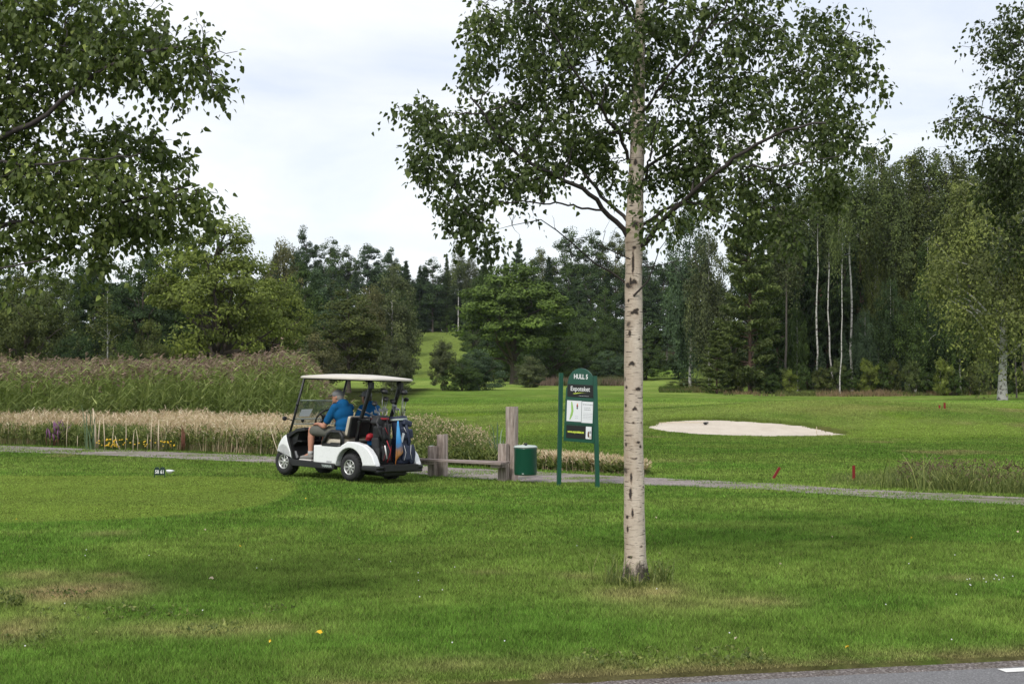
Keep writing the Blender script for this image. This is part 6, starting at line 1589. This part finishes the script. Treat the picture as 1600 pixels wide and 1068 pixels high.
# ------------------------------------------------------------------ golf bags, clubs and towel
def place(o, M=None): o.matrix_world = CM if M is None else CM @ M; return o
def bag(label, base, top, r, main, accent, pocket, seed):
    rng = random.Random(seed); b, t = Vector(base), Vector(top); ax = (t - b); L = ax.length; z = ax.normalized(); x = Vector((0, 1, 0)); x = (x - z * x.dot(z)).normalized(); y = z.cross(x)
    M = Matrix((( x.x, y.x, z.x, b.x), (x.y, y.y, z.y, b.y), (x.z, y.z, z.z, b.z), (0, 0, 0, 1)))
    root = empty('golf_bag', (0, 0, 0), 0, label, 'golf bag', 'golf bags on the cart'); place(root, M)
    def prof_mesh(m, prof, n=24, oval=1.15):
        rings = []
        for rr, zz in prof:
            rings.append([m.bm.verts.new((rr * oval * math.cos(2 * math.pi * k / n) * (1 + .03 * mnoise.noise(Vector((k * .7, zz * 6, seed)))), rr * math.sin(2 * math.pi * k / n) * (1 + .03 * mnoise.noise(Vector((k * .6, zz * 5, seed + 9)))), zz)) for k in range(n)])
        for a, c in zip(rings, rings[1:]):
            for k in range(n): m.bm.faces.new((a[k], a[(k + 1) % n], c[(k + 1) % n], c[k])).smooth = True
        m.bm.faces.new(rings[0][::-1]); return rings
    m = MB(); prof_mesh(m, [(r * .95, 0), (r, .02), (r * .98, .1), (r * .9, L * .3), (r * .88, L * .6), (r * .92, L * .85), (r * .97, L)]); m.build('bag_body', MAT[main], root)
    m = MB(); prof_mesh(m, [(r * 1.0, L - .07), (r * 1.06, L - .06), (r * 1.08, L), (r * 1.02, L + .02), (r * .9, L + .01), (r * .88, L - .06)]); m.build('cuff', MAT[main], root)
    m = MB(); prof_mesh(m, [(r * 1.085, L - .055), (r * 1.10, L - .045), (r * 1.10, L - .03), (r * 1.085, L - .022)]); m.build('trim_band', MAT[accent], root)
    # pockets on the outer side
    for (py, pz, sx_, sy_, sz_) in ((-.0, .17, .20, .10, .27), (.0, .50, .17, .08, .22)):
        m = MB(); m.box((py, y_sign(y) * (r * .95), pz), (sx_, sy_, sz_), bev=.035); m.build('pocket', MAT[pocket], root)
    for s in (-1, 1):
        m = MB(); m.box((s * r * 1.02, y_sign(y) * r * .2, .26), (.08, .16, .36), bev=.03); m.build('pocket', MAT[pocket], root)
    m = MB(); q = y_sign(y)
    m.tube([(-.095, q * (r + .04), .05), (-.05, q * (r + .058), .16), (-.08, q * (r + .052), .30)], .0035, 5); m.tube([(.095, q * (r + .04), .05), (.06, q * (r + .058), .18), (.09, q * (r + .052), .30)], .0035, 5)
    m.tube([(-.08, q * (r + .03), .40), (.06, q * (r + .045), .60)], .004, 5); m.build('piping', MAT['letter'] if accent != 'red' else MAT['red'], root)
    m = MB(); m.tube([(-.03, q * r, L * .95), (.02, q * (r + .08), L * .7), (-.05, q * (r + .06), L * .45), (-.02, q * r, L * .3)], .014, 6, flat=(1.6, .6)); m.build('strap', MAT[main], root)
    return root, M
def y_sign(y): return 1 if y.x < 0 else -1
B1, BM1 = bag('black golf bag with red trim band on the left of the cart rear', (-.42, .24, .30), (-.36, .22, 1.08), .125, 'bagk', 'red', 'bagk', 1)
B2, BM2 = bag('navy golf bag with pale piping, the right one on the cart rear', (-.46, -.22, .30), (-.38, -.20, 1.07), .125, 'navy', 'lidgrey', 'navy', 2)
def bag_trim():
    m = MB(); m.box((-.40, .33, 1.00), (.17, .15, .13), rot=Matrix.Rotation(.5, 3, 'X'), bev=.03); m.box((-.45, .345, .84), (.12, .11, .20), rot=Matrix.Rotation(-.2, 3, 'X'), bev=.03); m.box((-.50, .20, .88), (.08, .15, .20), rot=Matrix.Rotation(.15, 3, 'X'), bev=.025); m.tube([(-.47, .40, 1.0), (-.52, .36, .80), (-.55, .28, .62)], .018, 5, flat=(1.6, .5)); o = m.build('accessory_pouch', MAT['bagk'], B1); o.matrix_world = CM
    m = MB(); m.box((-.50, -.26, .98), (.13, .20, .10), rot=Matrix.Rotation(.25, 3, 'X'), bev=.025); m.box((-.54, -.32, .80), (.08, .11, .16), rot=Matrix.Rotation(-.2, 3, 'X'), bev=.025); o = m.build('accessory_pouch', MAT['navy'], B2); o.matrix_world = CM
    m = MB(); m.box((-.585, .20, .62), (.01, .05, .16), rot=Matrix.Rotation(R(18), 3, 'X')); o = m.build('side_patch', MAT['panelw'], None)
    o.parent = B2; o.matrix_world = CM @ Matrix.Translation((0, -.30, .12)); 
    m = MB(); m.ell((-.60, -.33, .46), (.025, .085, .17)); o = m.build('end_pocket', MAT['navy'], B2); o.matrix_world = CM
    m = MB(); m.tube([(-.62, .31, .70), (-.63, .22, .52), (-.61, .27, .34)], .007, 6, flat=(.5, 1.4)); o = m.build('side_flash', MAT['red'], B1); o.matrix_world = CM
    m = MB(); m.tube([(-.61, .345, .62), (-.615, .29, .40)], .011, 5, flat=(.4, 1.4)); o = m.build('side_script', MAT['letter'], B1); o.matrix_world = CM
bag_trim()
def club(kind, foot, head, label, yaw=0.0):
    f, h = Vector(foot), Vector(head); root = empty('golf_club', (0, 0, 0), 0, label, 'golf club', 'golf clubs in the bags'); place(root)
    m = MB(); m.tube([f, h], .0062, 5); m.build('shaft', MAT['steel'], root)
    Rz = Matrix.Rotation(yaw, 3, 'Z'); m = MB()
    if kind == 'driver': m.ell(h + Rz @ Vector((.045, 0, .01)), (.078, .062, .044), rot=Rz @ Matrix.Rotation(R(18), 3, 'Y')); m.tube([h - Vector((0, 0, .03)), h], .01, 6); mt = 'black'
    elif kind == 'wood': m.ell(h + Rz @ Vector((.035, 0, .0)), (.064, .048, .034), rot=Rz @ Matrix.Rotation(R(25), 3, 'Y')); mt = 'black'
    elif kind == 'iron':
        m.prism([(0, -.02), (.012, .0), (.07, .028), (.082, .018), (.078, -.026), (.02, -.03)], -.007, .007, M=Matrix.Translation(h) @ Rz.to_4x4(), bev=.002); mt = 'steel'
    else: m.box(h + Rz @ Vector((.04, 0, 0)), (.10, .03, .022), rot=Rz, bev=.006); mt = 'black'
    m.build('club_head', MAT[mt], root)
def clubs():
    L = [('wood', (-.40, .26, 1.0), (-.33, .33, 1.30), 2.4, 'dark club head furthest left in the black bag'), ('iron', (-.36, .25, 1.0), (-.27, .36, 1.14), 2.8, 'iron with bright face hanging low beside the shirt of the second man'), ('driver', (-.38, .20, 1.0), (-.36, .18, 1.50), 2.9, 'tall driver standing highest in the black bag'),
         ('wood', (-.36, .17, 1.0), (-.35, .10, 1.38), 2.6, 'short wood between the tall driver and the rear strut'), ('putter', (-.40, .20, 1.0), (-.37, .06, 1.40), -.6, 'flat headed club leaning from the black bag towards the strut'), ('iron', (-.40, .27, 1.0), (-.39, .28, 1.17), 1.0, 'iron upright at the left rim of the black bag'),
         ('iron', (-.42, .22, 1.0), (-.42, .22, 1.20), .2, 'iron low in the middle of the black bag'), ('iron', (-.44, .18, 1.0), (-.44, .16, 1.18), 2.0, 'iron low at the right rim of the black bag'), ('iron', (-.40, .14, 1.0), (-.41, .10, 1.22), .8, 'iron between the two bags'),
         ('iron', (-.40, -.14, 1.0), (-.38, -.04, 1.26), 2.4, 'iron leaning left out of the navy bag'), ('iron', (-.40, -.17, 1.0), (-.40, -.12, 1.28), 1.2, 'bright iron at the middle of the navy bag'), ('wood', (-.38, -.18, 1.0), (-.34, -.08, 1.34), 2.5, 'dark hybrid above the bright irons of the navy bag'),
         ('iron', (-.44, -.20, 1.0), (-.44, -.16, 1.22), .3, 'iron nearest the rim of the navy bag'), ('driver', (-.40, -.24, 1.0), (-.40, -.27, 1.49), 2.7, 'tall driver standing highest in the navy bag'), ('wood', (-.40, -.25, 1.0), (-.42, -.34, 1.37), -.7, 'curved dark wood leaning right out of the navy bag'),
         ('iron', (-.42, -.24, 1.0), (-.41, -.28, 1.38), -.5, 'iron crossing below the tall driver of the navy bag'), ('putter', (-.42, -.26, 1.0), (-.42, -.32, 1.20), -.7, 'short putter head at the far right of the navy bag')]
    for k, f, h, yaw, lab in L: club(k, f, h, lab, yaw)
clubs()
def towel():
    m = MB(); n = 8; k = 14; g = []
    for i in range(k):
        t = i / (k - 1); z = 1.02 - .62 * t; w = .018 + .095 * t ** .8; row = []
        for j in range(n):
            s = j / (n - 1) * 2 - 1; zz = z - .10 * (t ** 2) * s
            row.append((-.585 - .02 * math.sin(s * 3 + t * 4) - .03 * math.sin(t * 3), .02 + s * w * .75 - .04 * t, zz))
        g.append(row)
    vt = [[m.bm.verts.new(q) for q in r] for r in g]; vb = [[m.bm.verts.new((q[0] + .008, q[1], q[2])) for q in r] for r in g]
    for i in range(k - 1):
        for j in range(n - 1): m.bm.faces.new((vt[i][j], vt[i][j + 1], vt[i + 1][j + 1], vt[i + 1][j])).smooth = True; m.bm.faces.new((vb[i][j], vb[i + 1][j], vb[i + 1][j + 1], vb[i][j + 1])).smooth = True
    for i in range(k - 1): m.bm.faces.new((vt[i][0], vt[i + 1][0], vb[i + 1][0], vb[i][0])); m.bm.faces.new((vt[i][-1], vb[i][-1], vb[i + 1][-1], vt[i + 1][-1]))
    for j in range(n - 1): m.bm.faces.new((vt[-1][j], vt[-1][j + 1], vb[-1][j + 1], vb[-1][j])); m.bm.faces.new((vt[0][j], vb[0][j], vb[0][j + 1], vt[0][j + 1]))
    o = m.build('golf_towel', MAT['towel']); place(o); tag(o, 'blue and orange printed towel hanging between the two golf bags', 'towel')
towel()

# ------------------------------------------------------------------ people: soft solids fused by a voxel remesh
class Body:
    def __init__(s): s.m = MB()
    def cap(s, a, b, ra, rb, flat=None, n=14):
        a, b = Vector(a), Vector(b); k = 9; pts = []; rad = []; d = (b - a); L = d.length or 1e-6; u = d / L
        for i in range(5): t = math.pi / 2 * (1 - i / 4); pts.append(a - u * ra * math.sin(t)); rad.append(max(.002, ra * math.cos(t)))
        for i in range(1, 5): t = math.pi / 2 * (i / 4); pts.append(b + u * rb * math.sin(t)); rad.append(max(.002, rb * math.cos(t)))
        pts.insert(5, (a + b) / 2); rad.insert(5, (ra + rb) / 2)
        s.m.tube(pts, rad, n, flat=flat); return s
    def ell(s, c, r, rot=None): s.m.ell(c, r, u=18, v=12, rot=rot); return s
    def box(s, c, size, rot=None, bev=.01): s.m.box(c, size, rot=rot, bev=bev); return s
    def fuse(s, name, mat, parent, vox=.011, it=3):
        me = s.m.mesh(name, mat); o = link('tmp', me)
        md = o.modifiers.new('r', 'REMESH'); md.mode = 'VOXEL'; md.voxel_size = vox; md.use_smooth_shade = True
        sm = o.modifiers.new('s', 'SMOOTH'); sm.iterations = it; sm.factor = .5
        bpy.context.view_layer.update()
        me2 = bpy.data.meshes.new_from_object(o.evaluated_get(bpy.context.evaluated_depsgraph_get())); me2.name = name; bpy.data.objects.remove(o)
        me2.materials.clear(); me2.materials.append(mat); return link(name, me2, parent)

def hand(b, wrist, direction, palm_n, curl=.6, scale=1.0):
    """palm, four bent fingers and a side thumb added to body b"""
    w = Vector(wrist); d = Vector(direction).normalized(); n = Vector(palm_n); n = (n - d * n.dot(d)).normalized(); s = d.cross(n)
    b.cap(w, w + d * .06 * scale, .026, .030, flat=(1, 1)); b.ell(w + d * .055, (.040, .040, .026), rot=Matrix((s, d, n)).transposed())
    for i, (o, L) in enumerate(((-.030, .068), (-.010, .078), (.011, .073), (.030, .058))):
        p0 = w + d * .085 + s * o; p1 = p0 + (d * math.cos(curl * .5) + n * math.sin(curl * .5)) * L * .5; p2 = p1 + (d * math.cos(curl * 1.5) + n * math.sin(curl * 1.5)) * L * .5
        b.cap(p0, p1, .0095, .009, n=8); b.cap(p1, p2, .009, .0075, n=8)
    t0 = w + d * .03 - s * .03; t1 = t0 - s * .028 + d * .022 + n * .012; t2 = t1 + d * .028 + n * .014 - s * .004; b.cap(t0, t1, .012, .011, n=8); b.cap(t1, t2, .010, .009, n=8)

def man(label, hip, chest, neck, head, face, knees, feet, lhand, rhand, lelb, relb, hairmat, capped=True, shorts='grey'):
    root = empty('person', (0, 0, 0), 0, label, 'person'); place(root)
    hip, chest, neck, head = map(Vector, (hip, chest, neck, head)); f = Vector(face).normalized(); up = Vector((0, 0, 1)); s = up.cross(f).normalized(); up2 = f.cross(s)
    fw = Vector((1, 0, 0)); lat = Vector((0, 1, 0))
    shl, shr = chest + Vector((.02, .175, .115)), chest + Vector((.02, -.175, .115))
    b = Body()
    RH = Matrix((f, s, up2)).transposed()
    b.ell(head, (.095, .075, .108), RH); b.ell(head + f * .035 - up2 * .055, (.060, .055, .055), RH)
    b.cap(neck, head - up2 * .05 - f * .01, .062, .055); b.ell(head + f * .104 - up2 * .012, (.020, .013, .022), RH); b.ell(head + f * .098 - up2 * .052, (.012, .024, .008), RH)
    b.ell(head + f * .078 - up2 * .088, (.026, .026, .02), RH)
    for q in (1, -1): b.ell(head + s * q * .078 - up2 * .012 - f * .008, (.018, .010, .030), RH); b.ell(head + f * .075 + s * q * .03 + up2 * .022, (.02, .022, .010), RH)
    b.cap(hip + Vector((0, 0, .06)), chest, .10, .12); b.ell(hip, (.13, .16, .10))
    for sh, el, ha, q in ((shl, lelb, lhand, 1), (shr, relb, rhand, -1)):
        el, wr = Vector(el), Vector(ha[0]); b.cap(chest + Vector((0, q * .1, .1)), sh, .07, .055); b.cap(sh, el, .054, .042); b.cap(el, el.lerp(wr, .35), .044, .044); b.cap(el.lerp(wr, .3), wr, .043, .028); hand(b, wr, ha[1], ha[2], ha[3])
    for k, ft, q in ((knees[0], feet[0], 1), (knees[1], feet[1], -1)):
        k, a = Vector(k), Vector(ft); hj = hip + Vector((.02, q * .09, 0)); b.cap(hj, k, .085, .060); b.cap(k, k.lerp(a, .3), .058, .062); b.cap(k.lerp(a, .28), a, .062, .038); b.cap(a, a + Vector((.14, .015 * q, -.055)), .036, .03)
    b.fuse('body', MAT['skin'], root, .009)
    # polo shirt
    b = Body(); mid = hip.lerp(chest, .5) - fw * .035
    for (c, r) in ((hip + Vector((-.01, 0, .09)), (.145, .185, .10)), (mid, (.145, .185, .15)), (chest + Vector((-.01, 0, .0)), (.138, .205, .17)), (chest + Vector((0, 0, .10)), (.11, .19, .09))): b.ell(c, r)
    for sh, el, q in ((shl, lelb, 1), (shr, relb, -1)): el = Vector(el); b.cap(chest + Vector((0, q * .10, .12)), sh, .075, .073); b.cap(sh, sh.lerp(el, .70), .074, .068)
    b.cap(chest + Vector((0, 0, .17)), neck + Vector((0, 0, .015)), .10, .068)
    sh_ = b.fuse('shirt', MAT['blue'], root, .011, 4)
    m = MB(); nn = 18; M_ = Matrix.Translation(neck + Vector((0, 0, .012))) @ Matrix.Rotation(R(18), 4, 'Y')
    m.lathe([(.074, .028), (.082, .0), (.080, -.004), (.070, .026)], nn, M=M_, cap0=False, cap1=False); m.build('collar', MAT['blue'], sh_)
    # shorts
    b = Body(); b.ell(hip + Vector((0, 0, .01)), (.155, .19, .12))
    for k, q in ((knees[0], 1), (knees[1], -1)): k = Vector(k); hj = hip + Vector((.02, q * .09, .0)); b.cap(hj, hj.lerp(k, .90), .105, .084); b.cap(hj.lerp(k, .6), hj.lerp(k, .92) + Vector((0, 0, -.02)), .088, .082)
    b.fuse('shorts', MAT[shorts], root, .011, 3)
    # shoes and socks
    for ft, q in ((feet[0], 1), (feet[1], -1)):
        a = Vector(ft); b = Body(); b.cap(a + Vector((-.02, 0, -.045)), a + Vector((.15, .015 * q, -.06)), .045, .040); b.ell(a + Vector((.17, .018 * q, -.065)), (.06, .045, .032)); b.cap(a + Vector((0, 0, -.03)), a + Vector((.0, 0, .0)), .047, .046)
        sh = b.fuse('shoe', MAT['shoe'], root, .009, 2); m = MB(); m.box(a + Vector((.075, .01 * q, -.102)), (.30, .092, .028), bev=.012); m.build('sole', MAT['sole'], sh)
        m = MB(); m.tube([a + Vector((0, 0, -.02)), a + Vector((-.0, 0, .055))], [.043, .046], 12); m.build('sock', MAT['sock'], root)
    # hair, face, cap
    b = Body(); b.ell(head - f * .022 - up2 * .004, (.083, .081, .092), RH); b.ell(head - f * .05 - up2 * .03, (.055, .068, .055), RH); hr = b.fuse('hair', MAT[hairmat], root, .01, 1)
    m = MB()
    for q in (1, -1): m.ell(head + f * .090 + s * q * .032 + up2 * .006, (.008, .012, .006), rot=RH)
    m.build('eyes', MAT['eye'], root)
    if capped:
        b = Body(); b.ell(head + up2 * .040 - f * .004, (.103, .087, .080), RH); cp = b.fuse('cap', MAT['capm'], root, .009, 1)
        m = MB(); T = Matrix.Translation(head + f * .115 + up2 * .030) @ RH.to_4x4() @ Matrix.Rotation(R(12), 4, 'Y'); m.ell((0, 0, 0), (.075, .066, .008), M=T); m.build('brim', MAT['capm'], cp)
        m = MB(); m.ell(head + up2 * .121, (.01, .01, .006)); m.build('button', MAT['capm'], cp)
    return root
man('man at the wheel in blue polo and grey cap, chin on his hand', hip=(.42, .27, .76), chest=(.47, .27, 1.09), neck=(.53, .27, 1.27), head=(.60, .28, 1.385), face=(.93, .36, -.10),
    knees=[(1.07, .42, .80), (1.0, .10, .80)], feet=[(1.05, .45, .385), (1.16, .10, .385)], lelb=(.68, .50, .88), lhand=((.93, .40, .91), (1, -.15, -.1), (0, 0, -1), .9),
    relb=(.78, .12, .98), rhand=((.735, .22, 1.19), (-.15, .35, 1), (-1, .3, .2), 1.1), hairmat='hair')
man('second man in blue polo seen from behind, partly hidden by the black rear strut', hip=(.36, -.27, .76), chest=(.36, -.27, 1.07), neck=(.41, -.27, 1.25), head=(.46, -.27, 1.385), face=(1, -.1, -.03),
    knees=[(.86, -.14, .80), (.86, -.40, .80)], feet=[(.98, -.13, .385), (.98, -.42, .385)], lelb=(.52, -.02, .86), lhand=((.76, -.10, .88), (1, 0, -.1), (0, 0, -1), .7),
    relb=(.52, -.50, .86), rhand=((.76, -.40, .88), (1, 0, -.1), (0, 0, -1), .7), hairmat='dhair')
_by = {}
for _o in bpy.data.objects:
    if _o.parent is None and _o.get('label'): _by.setdefault(_o['label'], []).append(_o)
for _l, _q in _by.items():
    if len(_q) > 1 and len(_l.split()) < 15:
        _q.sort(key=lambda o: o.location.x / max(o.location.y, 1))
        for _i, _o in enumerate(_q): _o['label'] = _l + (', left one' if _i == 0 else ', right one' if _i == len(_q) - 1 else ', middle one')
bpy.context.view_layer.update()
